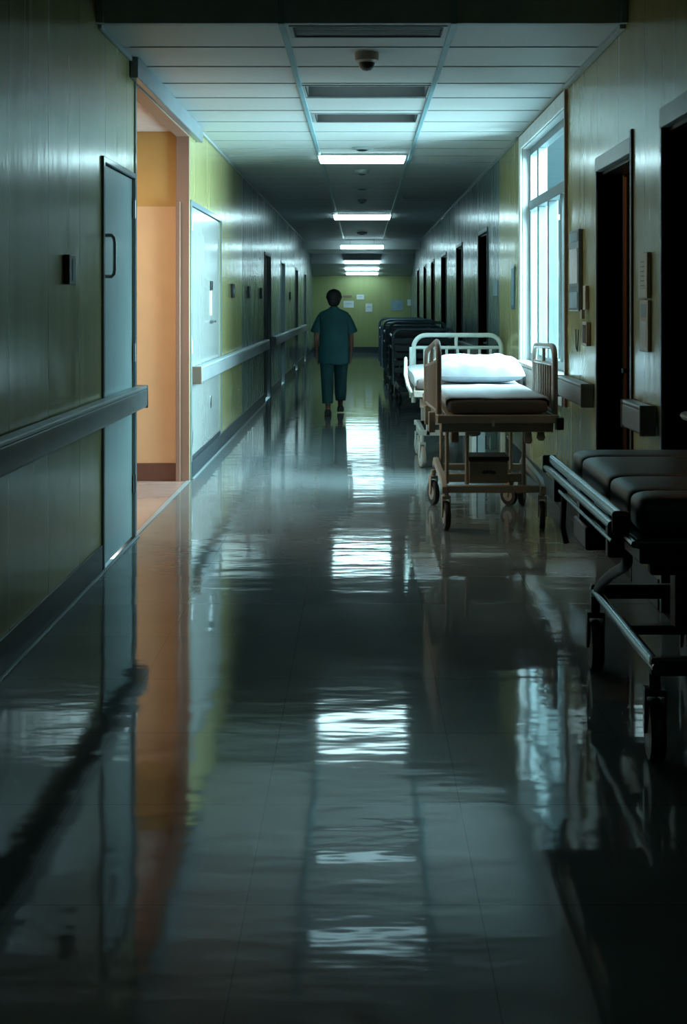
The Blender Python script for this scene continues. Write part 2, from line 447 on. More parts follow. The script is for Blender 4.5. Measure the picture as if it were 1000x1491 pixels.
b = MB(); b.box(XL - T, XR + T, -4.1, -4, 0, ZHI); struct(b.build('wall_back', 'wall'))
b = MB(); b.box(XL - T, XR + T, YEND, YEND + .1, 0, ZC); struct(b.build('wall_end', 'endwall'))
b = MB(); b.box(XL - T, XR + T, -4, YFACE, ZHI, ZHI + .05); struct(b.build('ceiling_near', 'ceil_dark'))
b = MB(); b.box(XL, XR, YFACE - .03, YFACE, ZC - 0.006, ZHI); struct(b.build('trim_1', 'ceil_dark'))
# soffits stepping down towards the end of the corridor
b = MB()
b.box(XL, XR, 30.0, 30.12, 2.91, ZC); b.box(XL, XR, 30.12, 34.0, 2.96, 3.0)
b.box(XL, XR, 34.0, 34.12, 2.67, 3.0)
b.loft([[(XL, 34.12, 2.68), (XR, 34.12, 2.68), (XR, 34.12, 2.72), (XL, 34.12, 2.72)], [(XL, YEND, 2.36), (XR, YEND, 2.36), (XR, YEND, 2.40), (XL, YEND, 2.40)]])
struct(b.build('ceiling_end', 'ceil'))
# side passage behind the left wall
b = MB(); b.box(-5.5, XL - .11, OP1, OP1 + .1, 0, 2.38); struct(b.build('wall_side_passage', 'peach'))
b = MB(); b.box(-5.5, XL - .11, OP1, OP1 + .1, 2.38, 3.05); struct(b.build('wall_side_passage_upper', 'ochre'))  # upper band, a darker orange than the wall below
b = MB(); b.box(-5.5, XL - .12, OP0 - .1, OP0, 0, 3.05); struct(b.build('wall_side_passage_near', 'peach'))
b = MB(); b.box(-5.6, -5.5, OP0 - .1, OP1 + .1, 0, 3.05); struct(b.build('wall_side_passage_far', 'peach'))
b = MB(); b.box(-5.6, XL - .11, OP0 - .1, OP1 + .1, 3.03, 3.08); struct(b.build('ceiling_side_passage', 'side_ceil'))
b = MB(); b.box(-5.5, XL - .115, OP1 - .012, OP1, 0, .155); struct(b.build('baseboard_side_passage', 'brown_base', bevel=.003))
# dark room behind the right doorways
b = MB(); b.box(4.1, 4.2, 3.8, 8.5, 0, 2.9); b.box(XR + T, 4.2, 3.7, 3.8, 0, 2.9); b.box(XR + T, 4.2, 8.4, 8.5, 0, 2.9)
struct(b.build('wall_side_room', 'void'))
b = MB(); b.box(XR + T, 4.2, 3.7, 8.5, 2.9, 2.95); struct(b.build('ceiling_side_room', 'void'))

# trims
n_tr = [1]
def trim(mb, m, bevel=.003):
    n_tr[0] += 1
    return struct(mb.build('trim_%d' % n_tr[0], m, bevel=bevel))
trim(MB().box(-1.52, -1.49, OP0, OP1, 0.0005, .006), 'base_edge', 0)                     # floor strip at the passage
trim(MB().box(XL - .11, XL + .004, OP1 - .02, OP1 + .01, 0, 3.0), 'brown_jamb')          # far jamb of the passage
trim(MB().box(XL - .11, XL - .072, OP1 - .045, OP1 - .021, 0, 2.42), 'brown_jamb')
trim(MB().box(XL - .12, XL + .008, OP0 - .035, OP0 + .012, 0, 3.0), 'door_frame')        # near jamb of the passage
trim(MB().box(XL + .001, XL + .055, YFACE + .9, 10.62, 3.0, ZC - .001), 'door_frame', .006)   # header over the passage
trim(MB().box(XL + .001, XL + .02, YFACE, OP0 - .2, ZC - .03, ZC - .001), 'bezel')
trim(MB().box(XR - .035, XR - .001, YFACE, 8.5, ZC - .03, ZC - .001), 'bezel')
trim(MB().box(XL + .001, XL + .025, 10.7, 30, ZC - .022, ZC - .001), 'bezel')
trim(MB().box(XR - .025, XR - .001, 11.2, 30, ZC - .022, ZC - .001), 'bezel')
for x in (-.457, .52):                                                                   # long ceiling rails, turning up the bulkhead
    trim(MB().box(x - .018, x + .018, YFACE - .03, 33.9 if 0 else 29.98, ZC - .012, ZC - .001).box(x - .02, x + .02, YFACE - .045, YFACE - .0305, ZC - .012, ZHI - .02), 'track')
trim(MB().box(XL + .001, XL + .04, YFACE - .06, YFACE - .031, ZC - .01, ZHI - .02), 'bezel')
trim(MB().box(XR - .04, XR - .001, YFACE - .06, YFACE - .031, ZC - .01, ZHI - .02), 'bezel')
trim(MB().box(XL - .11, XL + .002, OP0 + .012, OP1 - .02, 2.985, 3.0), 'brown_jamb')
# thin ceiling tile seams proud of the first rows: T-bars
for k in range(0, 12):
    y = 6.65 + .598 * k
    mb = MB()
    for x0, x1 in ((XL + .06, -.48), (.545, XR - .04)):
        mb.box(x0, x1, y - .006, y + .006, ZC - .006, ZC - .0005)
    if not any(s[2] - .02 < y < s[3] + .02 for s in slots): mb.box(-.43, .497, y - .006, y + .006, ZC - .006, ZC - .0005)
    trim(mb, 'bezel', 0)

def baseboard(name, side, segs, z=.155):
    mb = MB(); e = MB()
    for a, c in segs:
        if side < 0: mb.box(XL + .001, XL + .012, a, c, 0.001, z)
        else: mb.box(XR - .012, XR - .001, a, c, 0.001, z)
    return struct(mb.build(name, 'base', bevel=.002))
baseboard('baseboard_left', -1, [(-4, ld1[0] - .06), (10.2, lfar[0][0]), (lfar[0][1], lfar[1][0]), (lfar[1][1], lfar[2][0]), (lfar[2][1], lfar[3][0]), (lfar[3][1], YEND)])
rs = [-4] + [v for d in rdoors for v in (d[0] - .06, d[1] + .06)] + [v for d in rfar for v in d] + [YEND]
baseboard('baseboard_right', 1, [(rs[i], rs[i + 1]) for i in range(0, len(rs), 2)])
struct(MB().box(XL, XR, YEND - .012, YEND - .001, .001, .17).build('baseboard_end', 'base'))
trim(MB().box(XL + .012, XL + .03, -4, 7.72, .0005, .012), 'base_edge')
trim(MB().box(XL + .012, XL + .03, 10.2, 18, .0005, .012), 'base_edge')

# ------------------------------------------------------------------ doors
def door_frame_mb(side, y0, y1, z1, w=.05, proud=.012, depth=.10):
    x = XL if side < 0 else XR
    xa, xb = (x - depth, x + proud) if side < 0 else (x - proud, x + depth)
    return MB().box(xa, xb, y0 - w, y0, 0, z1 + w).box(xa, xb, y1, y1 + w, 0, z1 + w).box(xa, xb, y0, y1, z1, z1 + w)

# door 1, pale blue, left, with pull handle
d = thing('door_1', 'pale blue door with a steel pull handle in a grey frame, nearest on the left wall', 'door', (XL, (ld1[0] + ld1[1]) / 2, 0), kind='structure')
door_frame_mb(-1, ld1[0], ld1[1], ld1[2], .035, .014, .105).build('frame', 'door_frame', d, bevel=.004)
MB().box(XL - .05, XL - .008, ld1[0] + .004, ld1[1] - .004, .012, ld1[2] - .004).build('leaf', 'door_blue', d, bevel=.003)
y = ld1[0] + .05
MB().tube([(XL - .008, y, 1.94), (XL + .04, y, 1.94), (XL + .053, y, 1.925), (XL + .058, y, 1.90), (XL + .058, y, 1.74), (XL + .053, y, 1.715), (XL + .04, y, 1.70), (XL - .008, y, 1.70)], .011, 10).build('handle', 'steel', d, smooth=True)
for z in (1.16, 0.30, 2.1):
    MB().lathe([(.011, 0), (.011, .12)], (XL + .006, ld1[1] + .002, z), 12).build('hinge', 'steel', d, smooth=True)

# door 2, wide white door
d = thing('door_2', 'wide white door with push plate just past the warm lit passage', 'door', (XL, 11.3, 0), kind='structure')
door_frame_mb(-1, ld2[0], ld2[1], ld2[2], .045, .012, .105).build('frame', 'door_frame', d, bevel=.004)
MB().box(XL - .05, XL - .006, ld2[0] + .004, ld2[1] - .004, .012, ld2[2] - .004).build('leaf', 'door_white', d, bevel=.003)
MB().box(XL - .006, XL - .001, ld2[0] + .01, ld2[1] - .01, .015, .19).build('kick_plate', 'base', d)
MB().box(XL - .006, XL - .002, 11.55, 11.68, 1.42, 1.66).build('push_plate', 'paper', d, bevel=.001)
MB().box(XL - .006, XL + .012, 11.56, 11.67, 1.67, 1.76).build('lock', 'black', d, bevel=.004)
MB().lathe([(.024, 0), (.024, .02), (.012, .024), (.012, .05)], (XL - .006, 11.64, 1.36), 14, 'x').tube([(XL + .04, 11.64, 1.36), (XL + .04, 11.5, 1.36)], .010, 8).build('lever', 'steel', d, smooth=True)
MB().box(XL - .006, XL - .001, 11.58, 11.64, .50, .62).build('kick_latch', 'steel', d, bevel=.001)
for z in (2.18, 1.10, .30):
    MB().lathe([(.012, 0), (.012, .12)], (XL + .006, ld2[0] - .004, z), 12).build('hinge', 'steel', d, smooth=True)

nd = 2
for i, (a, c) in enumerate(lfar):
    nd += 1
    m = ('door_black', 'door_white', 'door_dark', 'door_white')[i]
    d = thing('door_%d' % nd, None, None, (XL, (a + c) / 2, 0), kind='structure')
    door_frame_mb(-1, a, c, 2.28, .05, .012, .105).build('frame', ('door_black', 'door_frame', 'door_frame', 'bezel')[i], d, bevel=.004)
    MB().box(XL - .09, XL - .05, a + .004, c - .004, .01, 2.275).build('leaf', m, d)
    MB().lathe([(.022, 0), (.022, .02), (.012, .024), (.012, .05)], (XL - .05, a + .09, 1.03), 12, 'x').build('handle', 'steel', d, smooth=True)
for i, (a, c) in enumerate(rfar):
    nd += 1
    d = thing('door_%d' % nd, None, None, (XR, (a + c) / 2, 0), kind='structure')
    fr = door_frame_mb(1, a, c, 2.40, .05, .012, .15)
    fr.b.free()
    for ja, jc in ((a - .05, a), (c, c + .05)):
        MB().box(XR - .012, XR + .15, ja, jc, 0, 2.45).build('jamb', 'door_black', d, bevel=.004)
    MB().box(XR - .012, XR + .02, a, c, 2.40, 2.45).build('lintel', 'rail_lip', d, bevel=.004)
    MB().box(XR + .02, XR + .15, a, c, 2.38, 2.45).build('door_stop', 'door_black', d)
    MB().box(XR + .10, XR + .14, a + .004, c - .004, .01, 2.395).build('leaf', 'door_dark', d)
    MB().lathe([(.012, -.05), (.012, -.024), (.022, -.02), (.022, 0)], (XR + .10, c - .09, 1.03), 12, 'x').build('handle', 'steel', d, smooth=True)
# right open doorways
nd += 1
d = thing('door_%d' % nd, 'dark doorway with grey lintel and an orange brown leaf swung inside', 'door', (XR, 6.97, 0), kind='structure')
a, c, h = rdoors[1]
MB().box(XR - .012, XR + .17, a - .04, a, 0, h + .09).build('jamb', 'door_black', d, bevel=.004)
MB().box(XR - .010, XR + .17, c, c + .03, 0, h + .05).build('jamb', 'door_frame', d, bevel=.004)
MB().box(XR - .012, XR + .03, a, c + .03, h - .04, h + .05).build('lintel', 'rail_lip', d, bevel=.004)
MB().box(XR + .03, XR + .17, a, c, h - .06, h + .05).build('door_stop', 'door_black', d, bevel=.004)
lf = MB().box(-.024, .024, 0, .90, .01, h - .07)
for v in lf.b.verts: v.co = Matrix.Rotation(-math.atan2(1.66, 7.46), 3, 'Z') @ v.co + Vector((XR + .165, 7.46, 0))
lf.build('leaf', 'door_orange', d, bevel=.002)
MB().lathe([(.018, 0), (.018, .03)], (XR + .165, 7.43, 1.10), 12, 'z').build('hinge', 'steel', d)
nd += 1
d = thing('door_%d' % nd, 'black doorway with grey lintel at the right edge', 'door', (XR, 5.18, 0), kind='structure')
a, c, h = rdoors[0]
MB().box(XR - .012, XR + .17, a - .04, a, 0, h + .09).build('jamb', 'door_black', d, bevel=.004)
MB().box(XR - .010, XR + .17, c, c + .03, 0, h + .05).build('jamb', 'door_frame', d, bevel=.004)
MB().box(XR - .012, XR + .03, a, c + .03, h - .05, h + .05).build('lintel', 'rail_lip', d, bevel=.004)
MB().box(XR + .03, XR + .17, a, c, h - .07, h + .05).build('door_stop', 'door_black', d, bevel=.004)
# black shadow-board panel of the door standing open in the near doorway
MB().box(XR + .20, XR + .245, c - .3, c + .55, .01, h - .08).build('leaf', 'door_dark', d, bevel=.002)

# ------------------------------------------------------------------ window
wy0, wy1, wz0, wz1 = WIN
w = thing('window_1', 'tall white framed window filled with pale daylight on the right wall', 'window', (XR, 9.75, wz0), kind='structure')
MB().box(XR - .02, XR + .005, wy1, wy1 + .10, wz0 - .05, ZC - .03).build('window_casing', 'win_frame', w, bevel=.004)
MB().box(XR - .02, XR + .005, wy0 + .0, wy1, wz1, ZC - .03).build('window_casing', 'win_frame', w, bevel=.004)
MB().box(XR - .022, XR + .004, wy0 - .035, wy0, .78, ZC - .03).build('corner_strip', 'brown_jamb', w, bevel=.003)
MB().box(XR - .07, XR + .15, wy0 + .001, wy1 - .001, wz0 - .0, wz0 + .03).build('window_sill', 'win_frame', w, bevel=.006)
MB().box(XR - .035, XR - .001, wy0 + .02, wy1 + .05, wz0 - .2, wz0 - .02).build('sill_panel', 'win_frame', w, bevel=.006)
xf0, xf1 = XR + .07, XR + .14
for bb in ((XR + .006, XR + .15, wy1 - .006, wy1 + .004, wz0, wz1), (XR + .006, XR + .15, wy0 - .004, wy0 + .006, wz0, wz1), (XR + .006, XR + .15, wy0, wy1, wz1 - .006, wz1 + .004)):
    MB().box(*bb).build('reveal_lining', 'win_frame', w)
fr = MB()
fr.box(xf0, xf1, wy0, wy0 + .06, wz0 + .03, wz1).box(xf0, xf1, wy1 - .06, wy1, wz0 + .03, wz1)
fr.box(xf0, xf1, wy0 + .06, wy1 - .06, wz1 - .07, wz1).box(xf0, xf1, wy0 + .06, wy1 - .06, wz0 + .03, wz0 + .10)
fr.build('window_frame', 'win_bar', w, bevel=.004)
MB().box(xf0 - .015, xf1, wy0 + .06, wy1 - .06, 2.40, 2.49).build('transom', 'win_bar', w, bevel=.004)
MB().box(xf0 - .01, xf1, 10.34, 10.42, 2.49, wz1 - .07).build('mullion', 'win_bar', w, bevel=.004)
for y in (10.36, 9.80, 9.18):
    MB().box(xf0 - .01, xf1, y - .035, y + .035, wz0 + .10, 2.40).build('mullion', 'win_bar', w, bevel=.004)
pe = [wy0 + .06, 9.145, 9.765, 10.325, wy1 - .06]
st = [wy0 + .06, 9.215, 9.835, 10.395]
for a, c in zip(st, [9.145, 9.765, 10.325, wy1 - .06]):
    MB().box(XR + .10, XR + .106, a, c, wz0 + .10, 2.40).build('pane', 'glass', w)
for a, c in ((wy0 + .06, 10.34), (10.42, wy1 - .06)):
    MB().box(XR + .10, XR + .106, a, c, 2.49, wz1 - .07).build('pane', 'glass', w)

# ------------------------------------------------------------------ handrails
def rail(side, y0, y1, label, m='rail', endm=None, out=.085, zb=.855, zt=1.0):
    x = XL if side < 0 else XR
    s = 1 if side < 0 else -1
    t = thing('handrail', label, 'handrail', (x, (y0 + y1) / 2, zb))
    r = .03
    # body profile swept along y, ends turned back to the wall
    xs = lambda d: x + s * d
    prof = [(0.03, zb + .02), (out - .012, zb), (out, zb + .015), (out, zt - .022), (0.03, zt - .022)]
    mb = MB()
    mb.loft([[(xs(p), yy, z) for p, z in prof] for yy in (y0, y1)])
    mb.build('rail_body', m, t, bevel=.006)
    MB().box(min(xs(.012), xs(out)), max(xs(.012), xs(out)), y0, y1, zt - .021, zt).build('rail_cap', 'rail_lip', t, bevel=.008, seg=3)
    for yy in (y0, y1):
        e = MB().box(min(xs(.001), xs(out + .004)), max(xs(.001), xs(out + .004)), yy - .014 if yy == y0 else yy + .001, yy - .001 if yy == y0 else yy + .014, zb - .003, zt + .003)
        e.build('end_cap', endm or m, t, bevel=.006)
    k = max(1, int((y1 - y0) / 1.6))
    for i in range(k):
        yy = y0 + (i + .5) * (y1 - y0) / k
        MB().box(min(xs(.001), xs(.03)), max(xs(.001), xs(.03)), yy - .03, yy + .03, zb + .03, zt - .03).build('bracket', 'steel', t)
    return t
rail(-1, 1.0, 7.70, 'dark grey handrail running past the pale blue door on the left wall')
rail(-1, 10.30, 17.9, 'pale grey handrail with tan end crossing the wide white door', 'rail', 'rail_tan', zb=.83, zt=.98)
rail(-1, 19.2, 30.0, 'far grey handrail beyond the black doorway on the left wall', 'rail', zb=.83, zt=.98)
rail(1, 5.95, 6.36, 'short grey handrail between the two black doorways at right', zb=.87, zt=1.02)
rail(1, 7.56, 8.45, 'short grey handrail under the wall chart beside the window', zb=.87, zt=1.02)
rail(1, 15.2, 17.3, 'far handrail between two dark doors behind the beds at right', zb=.84, zt=.98)

# ------------------------------------------------------------------ ceiling things
def slot_lamp(s, label, lit, depth, group=None, cat='ceiling light', name='recessed_light'):
    x0, x1, y0, y1 = s
    t = thing(name, label, cat, ((x0 + x1) / 2, (y0 + y1) / 2, ZC), group)
    b = MB()
    z0, z1 = ZC - .008, ZC + depth
    g = .012
    b.box(x0 - .02, x1 + .02, y0 - g - .004, y0, z0, ZC - .0005).box(x0 - .02, x1 + .02, y1, y1 + g + .004, z0, ZC - .0005)
    b.box(x0 - .02, x0, y0, y1, z0, ZC - .0005).box(x1, x1 + .02, y0, y1, z0, ZC - .0005)
    b.build('frame', 'bezel', t)
    c = MB()
    c.box(x0 + .0, x0 + .01, y0, y1, ZC - .004, z1).box(x1 - .01, x1, y0, y1, ZC - .004, z1).box(x0, x1, y0, y0 + .01, ZC - .004, z1).box(x0, x1, y1 - .01, y1, ZC - .004, z1)
    c.box(x0, x1, y0, y1, z1, z1 + .01)
    c.build('housing', 'baffle', t)
    if lit:
        MB().box(x0 + .02, x1 - .02, y0 + .02, y1 - .02, z1 - .012, z1 - .002).build('lamp_panel', 'lamp_rec', t)
    else:
        sl = MB()
        n = 5
        for k in range(n):
            yy = y0 + .03 + k * (y1 - y0 - .06) / (n - 1)
            sl.box(x0 + .012, x1 - .012, yy - .003, yy + .012, ZC + .002, ZC + .022)
        sl.build('louvre', 'ceil_dark', t)
    return t
slot_lamp(slots[0], 'wide slotted vent grille in the ceiling beside the bulkhead', False, .12, cat='ceiling vent', name='ceiling_vent')
slot_lamp(slots[1], 'recessed brown fronted light slot just behind the dome camera', True, .14)
slot_lamp(slots[2], 'recessed greyish light slot, second behind the dome camera', True, .12)
lights = [(12.47, 13.0, ZC, .93, 'first and widest bright ceiling light in front of the walking person'),
          (-2.6, -2.0, ZHI, .93, 'added unseen fill light behind the viewer in the higher near part of the corridor'),  # unseen fill, added to brighten the near corridor
          (20.9, 21.9, ZC, 1.03, 'second bright ceiling light down the corridor'),
          (29.4, 29.7, 2.99, 1.08, 'third bright light bar hanging before the soffit'),
          (33.75, 33.98, 2.76, 1.03, 'fourth bright light bar in front of the lower soffit'),
          (34.75, 34.95, 2.59, 1.0, 'fifth bright light bar on the sloping soffit'),
          (35.5, 35.7, 2.47, .96, 'sixth and farthest bright light bar above the end wall')]
for y0, y1, z, wd, lab in lights:
    t = thing('ceiling_light', lab, 'ceiling light', (0, (y0 + y1) / 2, z), 'bright ceiling lights along the corridor')
    hgt = .045 if z in (ZC, ZHI) else .09
    MB().box(-wd / 2 - .015, wd / 2 + .015, y0 - .015, y1 + .015, z - .018 if z in (ZC, ZHI) else z - .005, z - .001 if z in (ZC, ZHI) else z + .02).build('frame', 'bezel', t)
    MB().box(-wd / 2, wd / 2, y0, y1, z - hgt, z - .018 if z in (ZC, ZHI) else z - .006).build('diffuser', 'lamp' if y0 > 0 else 'lamp_fill', t, bevel=.012)
    if z not in (ZC, ZHI):
        top = ZC if y0 < 30 else (2.96 if y0 < 34 else 2.68 - (y0 - 34.12) / 1.88 * .32)
        for x in (-.3, .3): MB().box(x - .008, x + .008, (y0 + y1) / 2 - .008, (y0 + y1) / 2 + .008, z + .02, top + .01).build('hanger', 'bezel', t)

# dome camera
t = thing('dome_camera', 'dark dome security camera on the ceiling behind the vent', 'camera', (.03, 7.43, ZC))
MB().lathe([(.078, 0), (.078, -.02), (.074, -.05), (.055, -.062)][::-1], (.03, 7.43, ZC - .0015), 28).build('housing', 'plate', t, smooth=True)
MB().lathe([(.001, -.115), (.028, -.108), (.045, -.090), (.052, -.062)], (.03, 7.43, ZC), 24).build('dome', 'black', t, smooth=True)
for y, r, h, lab, m in ((14.0, .09, .05, 'white round smoke detector nearest behind the first bright ceiling light', 'bezel'),
                        (16.2, .13, .02, 'flat dark ceiling disc, middle of the three round fittings', 'ceil_dark'),
                        (18.0, .07, .05, 'small round detector just before the second bright ceiling light', 'bezel'),
                        (12.0, .11, .02, 'flat grey disc on the ceiling just before the first bright light', 'bezel'),
                        (26.5, .12, .04, 'far round detector beyond the second bright ceiling light', 'bezel')):
    t = thing('smoke_detector', lab, 'detector', (0, y, ZC))
    MB().lathe([(r * .6, -h), (r * .92, -h * .7), (r, -.006), (r, 0)], (0, y, ZC - .0015), 24).build('housing', m, t, smooth=True)
    MB().lathe([(r * .3, -h - .012), (r * .5, -h - .004), (r * .55, -h)], (0, y, ZC - .0015), 16).build('sensor', 'black', t, smooth=True)
t = thing('ceiling_grille', 'thin linear grille in the right ceiling column near the second light', 'ceiling vent', (.9, 17.9, ZC))
g = MB().box(.62, 1.30, 17.70, 17.73, ZC - .012, ZC - .001).box(.62, 1.30, 18.07, 18.10, ZC - .012, ZC - .001).box(.62, .65, 17.73, 18.07, ZC - .012, ZC - .001).box(1.27, 1.30, 17.73, 18.07, ZC - .012, ZC - .001)
g.build('frame', 'bezel', t)
g = MB()
for k in range(5): g.box(.65, 1.27, 17.76 + k * .06, 17.79 + k * .06, ZC - .008, ZC - .001)
g.build('slat', 'ceil_dark', t)

# warm lamp fixture in the side passage (real fitting, out of sight round the corner)
t = thing('passage_light', 'warm flat panel light on the side passage ceiling, round the corner', 'ceiling light', (-3.3, 8.7, 3.03))
MB().box(-3.72, -2.48, 8.28, 9.12, 3.005, 3.029).build('frame', 'bezel', t)
wl = bpy.data.lights.new('passage_lamp', 'AREA'); wl.shape = 'RECTANGLE'; wl.size = 1.2; wl.size_y = .8; wl.energy = WARM_POWER; wl.color = (1.0, .76, .54)
wo = bpy.data.objects.new('passage_lamp', wl); COL.objects.link(wo); wo.location = (-3.1, 8.7, 2.995)
wo.parent = t; wo.location = Vector((-2.95, 8.7, 2.995)) - t.location

# unseen warm fill bulb added in the dark room to brighten the orange leaf
t = thing('fill_bulb', 'added unseen warm fill bulb inside the dark room at right', 'ceiling light', (2.4, 6.2, 2.9))
MB().lathe([(.05, 0), (.05, -.02), (.03, -.05)][::-1], (2.4, 6.2, 2.899), 20).build('base', 'bezel', t, smooth=True)
bl = bpy.data.lights.new('room_fill_lamp', 'POINT'); bl.energy = 9; bl.color = (1, .6, .35); bl.shadow_soft_size = .04
bo = bpy.data.objects.new('room_fill_lamp', bl); COL.objects.link(bo); bo.parent = t; bo.location = (0, 0, -.10)

# ------------------------------------------------------------------ things on the walls
def wall_item(name, side, y0, y1, z0, z1, d, m, label, cat, group=None, parts=()):
    x = XL if side < 0 else XR
    s = 1 if side < 0 else -1
    t = thing(name, label, cat, (x, (y0 + y1) / 2, z0), group)
    def bx(a, c, zz0, zz1, d0, d1): return MB().box(min(x + s * d0, x + s * d1), max(x + s * d0, x + s * d1), a, c, zz0, zz1)
    bx(y0, y1, z0, z1, .001, d).build('plate', m, t, bevel=min(.004, d / 3))
    for nm, a, c, zz0, zz1, dd, mm in parts:
        bx(a, c, zz0, zz1, d - .0005, d + dd).build(nm, mm, t)
    return t
wall_item('card_reader', -1, 5.87, 6.00, 1.64, 1.79, .03, 'black', 'black card reader on the left wall before the pale blue door', 'card reader', parts=[('button_strip', 5.93, 5.98, 1.66, 1.77, .002, 'paper_blue')])
# chart board right
wall_item('chart_board', 1, 7.94, 8.30, 1.49, 2.05, .03, 'door_frame', 'tall framed chart board beside the window on the right wall', 'notice board',
          parts=[('header', 7.97, 8.27, 1.97, 2.03, .003, 'paper_blue'), ('chart', 7.97, 8.27, 1.68, 1.92, .003, 'paper'), ('lower_note', 7.97, 8.27, 1.51, 1.62, .003, 'paper_blue')])
wall_item('hand_dispenser', 1, 7.72, 7.80, 1.50, 1.66, .025, 'plate', 'small pale dispenser on the wall between chart board and dark doorway', 'dispenser', parts=[('spout', 7.74, 7.78, 1.44, 1.50, .02, 'plate')])
wall_item('switch_box', 1, 7.66, 7.80, 1.26, 1.42, .03, 'plate', 'tan double switch box low beside the dark doorway', 'switch', parts=[('rocker', 7.68, 7.715, 1.28, 1.40, .006, 'brown_base'), ('rocker', 7.74, 7.775, 1.28, 1.40, .006, 'brown_base')])
t = thing('hanging_cord', 'thin dark cord loop hanging under the chart board', 'cord', (XR, 8.1, 1.2))
MB().tube([(XR - .006, 8.16, 1.36), (XR - .008, 8.15, 1.28), (XR - .01, 8.12, 1.22), (XR - .01, 8.09, 1.21), (XR - .008, 8.07, 1.28), (XR - .006, 8.06, 1.36)], .004, 6).build('cord', 'black', t)
# info panel between doorways
parts = []
for k in range(7): parts.append(('printed_line', 6.12, 6.20, 1.76 - k * .025, 1.765 - k * .025, .001, 'mark'))
wall_item('information_panel', 1, 6.06, 6.26, 1.57, 1.81, .022, 'plate', 'tall grey information panel with printed lines between the two doorways', 'sign', parts=parts[:6] + [('window', 6.10, 6.22, 1.58, 1.62, .001, 'paper')])
wall_item('information_panel', 1, 6.06, 6.24, 1.29, 1.56, .018, 'plate', 'lower information panel with pale cards between the two doorways', 'sign', parts=[('card', 6.09, 6.21, 1.47, 1.54, .001, 'paper_blue'), ('card', 6.09, 6.21, 1.31, 1.45, .001, 'paper')])
# vertical blue sign past window
parts = []
for k in range(9):
    parts.append(('letter_mark', 11.49, 11.61, 1.86 - k * .042, 1.882 - k * .042, .001, 'paper_blue'))
wall_item('room_sign', 1, 11.44, 11.66, 1.48, 1.90, .012, 'sign_blue', 'narrow vertical dark blue sign on the wall just past the window', 'sign', parts=parts + [('top_cap', 11.45, 11.65, 1.885, 1.93, .002, 'paper')])
wall_item('wall_notice', 1, 12.9, 13.3, 1.62, 1.80, .006, 'paper_blue', 'small pale notice between the blue sign and first far dark door', 'notice')
for i, (y, lab) in enumerate(((13.45, 'dark switch panel on the left wall first after the white door'), (15.4, 'dark switch panel on the left wall, second after the white door'), (17.3, 'dark switch panel nearest the black doorway on the left wall'), (24.2, 'far dark switch panel on the left wall between doors'))):
    wall_item('wall_keypad', -1, y - .11, y + .11, 1.60, 1.76, .025, 'black', lab, 'keypad', 'keypads on the left wall', parts=[('button', y - .05, y + .05, 1.65, 1.71, .003, 'paper_blue')])
# end wall notices
def endnote(x0, x1, z0, z1, m, lab, name='wall_notice'):
    t = thing(name, lab, 'notice', ((x0 + x1) / 2, YEND, z0))
    MB().box(x0, x1, YEND - .015, YEND - .001, z0, z1).build('sheet', m, t)
    MB().box(x0 + .05, x1 - .05, YEND - .017, YEND - .0155, z0 + (z1 - z0) * .55, z0 + (z1 - z0) * .62).build('printed_line', 'paper_blue', t)
k = YEND / 1700
endnote((500 - 527) * k, (515 - 527) * k, EYE - 8 * k, EYE + 2 * k, 'paper', 'white sheet on the end wall beside the person\'s head')
endnote((519 - 527) * k, (530 - 527) * k, EYE + 4 * k, EYE + 11 * k, 'paper', 'small pale sheet highest on the end wall')
endnote((532 - 527) * k, (542 - 527) * k, EYE - 14 * k, EYE - 2 * k, 'paper', 'pale sheet in the middle of the end wall')
endnote((569 - 527) * k, (587 - 527) * k, EYE - 12 * k, EYE + 3 * k, 'paper_blue', 'grey framed notice board at the right of the end wall')
endnote((500 - 527) * k, (512 - 527) * k, EYE + 7 * k, EYE + 10 * k, 'brown_jamb', 'narrow brown nameplate on the end wall above the sheet')
endnote((593 - 527) * k, (598 - 527) * k, EYE - 5 * k, EYE + 4 * k, 'paper', 'narrow pale sheet at the far right edge of the end wall')

# ------------------------------------------------------------------ casters
def caster(parent, x, y, r, ztop, m_fork, m_hub, ang=0.15, wdt=.036, tyre='rubber'):
    s = .012
    f = MB()
    f.lathe([(.020, 0), (.020, ztop - 2 * r - .035)], (x, y, 2 * r + .035), 14)
    f.box(x - wdt / 2 - .012, x + wdt / 2 + .012, y - .025, y + .03, 2 * r + .012, 2 * r + .035)
    for sx in (-1, 1):
        xa = x + sx * (wdt / 2 + .008)
        f.loft([[(xa - .004, y - .028, 2 * r + .02), (xa + .004, y - .028, 2 * r + .02), (xa + .004, y + .03, 2 * r + .02), (xa - .004, y + .03, 2 * r + .02)],
                [(xa - .004, y - .012, r - .012), (xa + .004, y - .012, r - .012), (xa + .004, y + .014, r - .012), (xa - .004, y + .014, r - .012)]])
    f.turn(ang, (x, y, 0))
    c = f.build('caster', m_fork, parent, bevel=.003)
    h = wdt / 2
    t = MB().lathe([(r * .70, -h), (r * .93, -h), (r, -h * .5), (r, h * .5), (r * .93, h), (r * .70, h)], (x, y, r + .0005), 28, 'x').turn(ang, (x, y, 0))
    w_ = t.build('wheel', tyre, c, smooth=True)
    hb = MB().lathe([(r * .2, -h - .003), (r * .69, -h + .001), (r * .69, h - .001), (r * .2, h + .003)], (x, y, r + .0005), 24, 'x').turn(ang, (x, y, 0))
    hb.build('wheel_hub', m_hub, c, smooth=True)
    return c

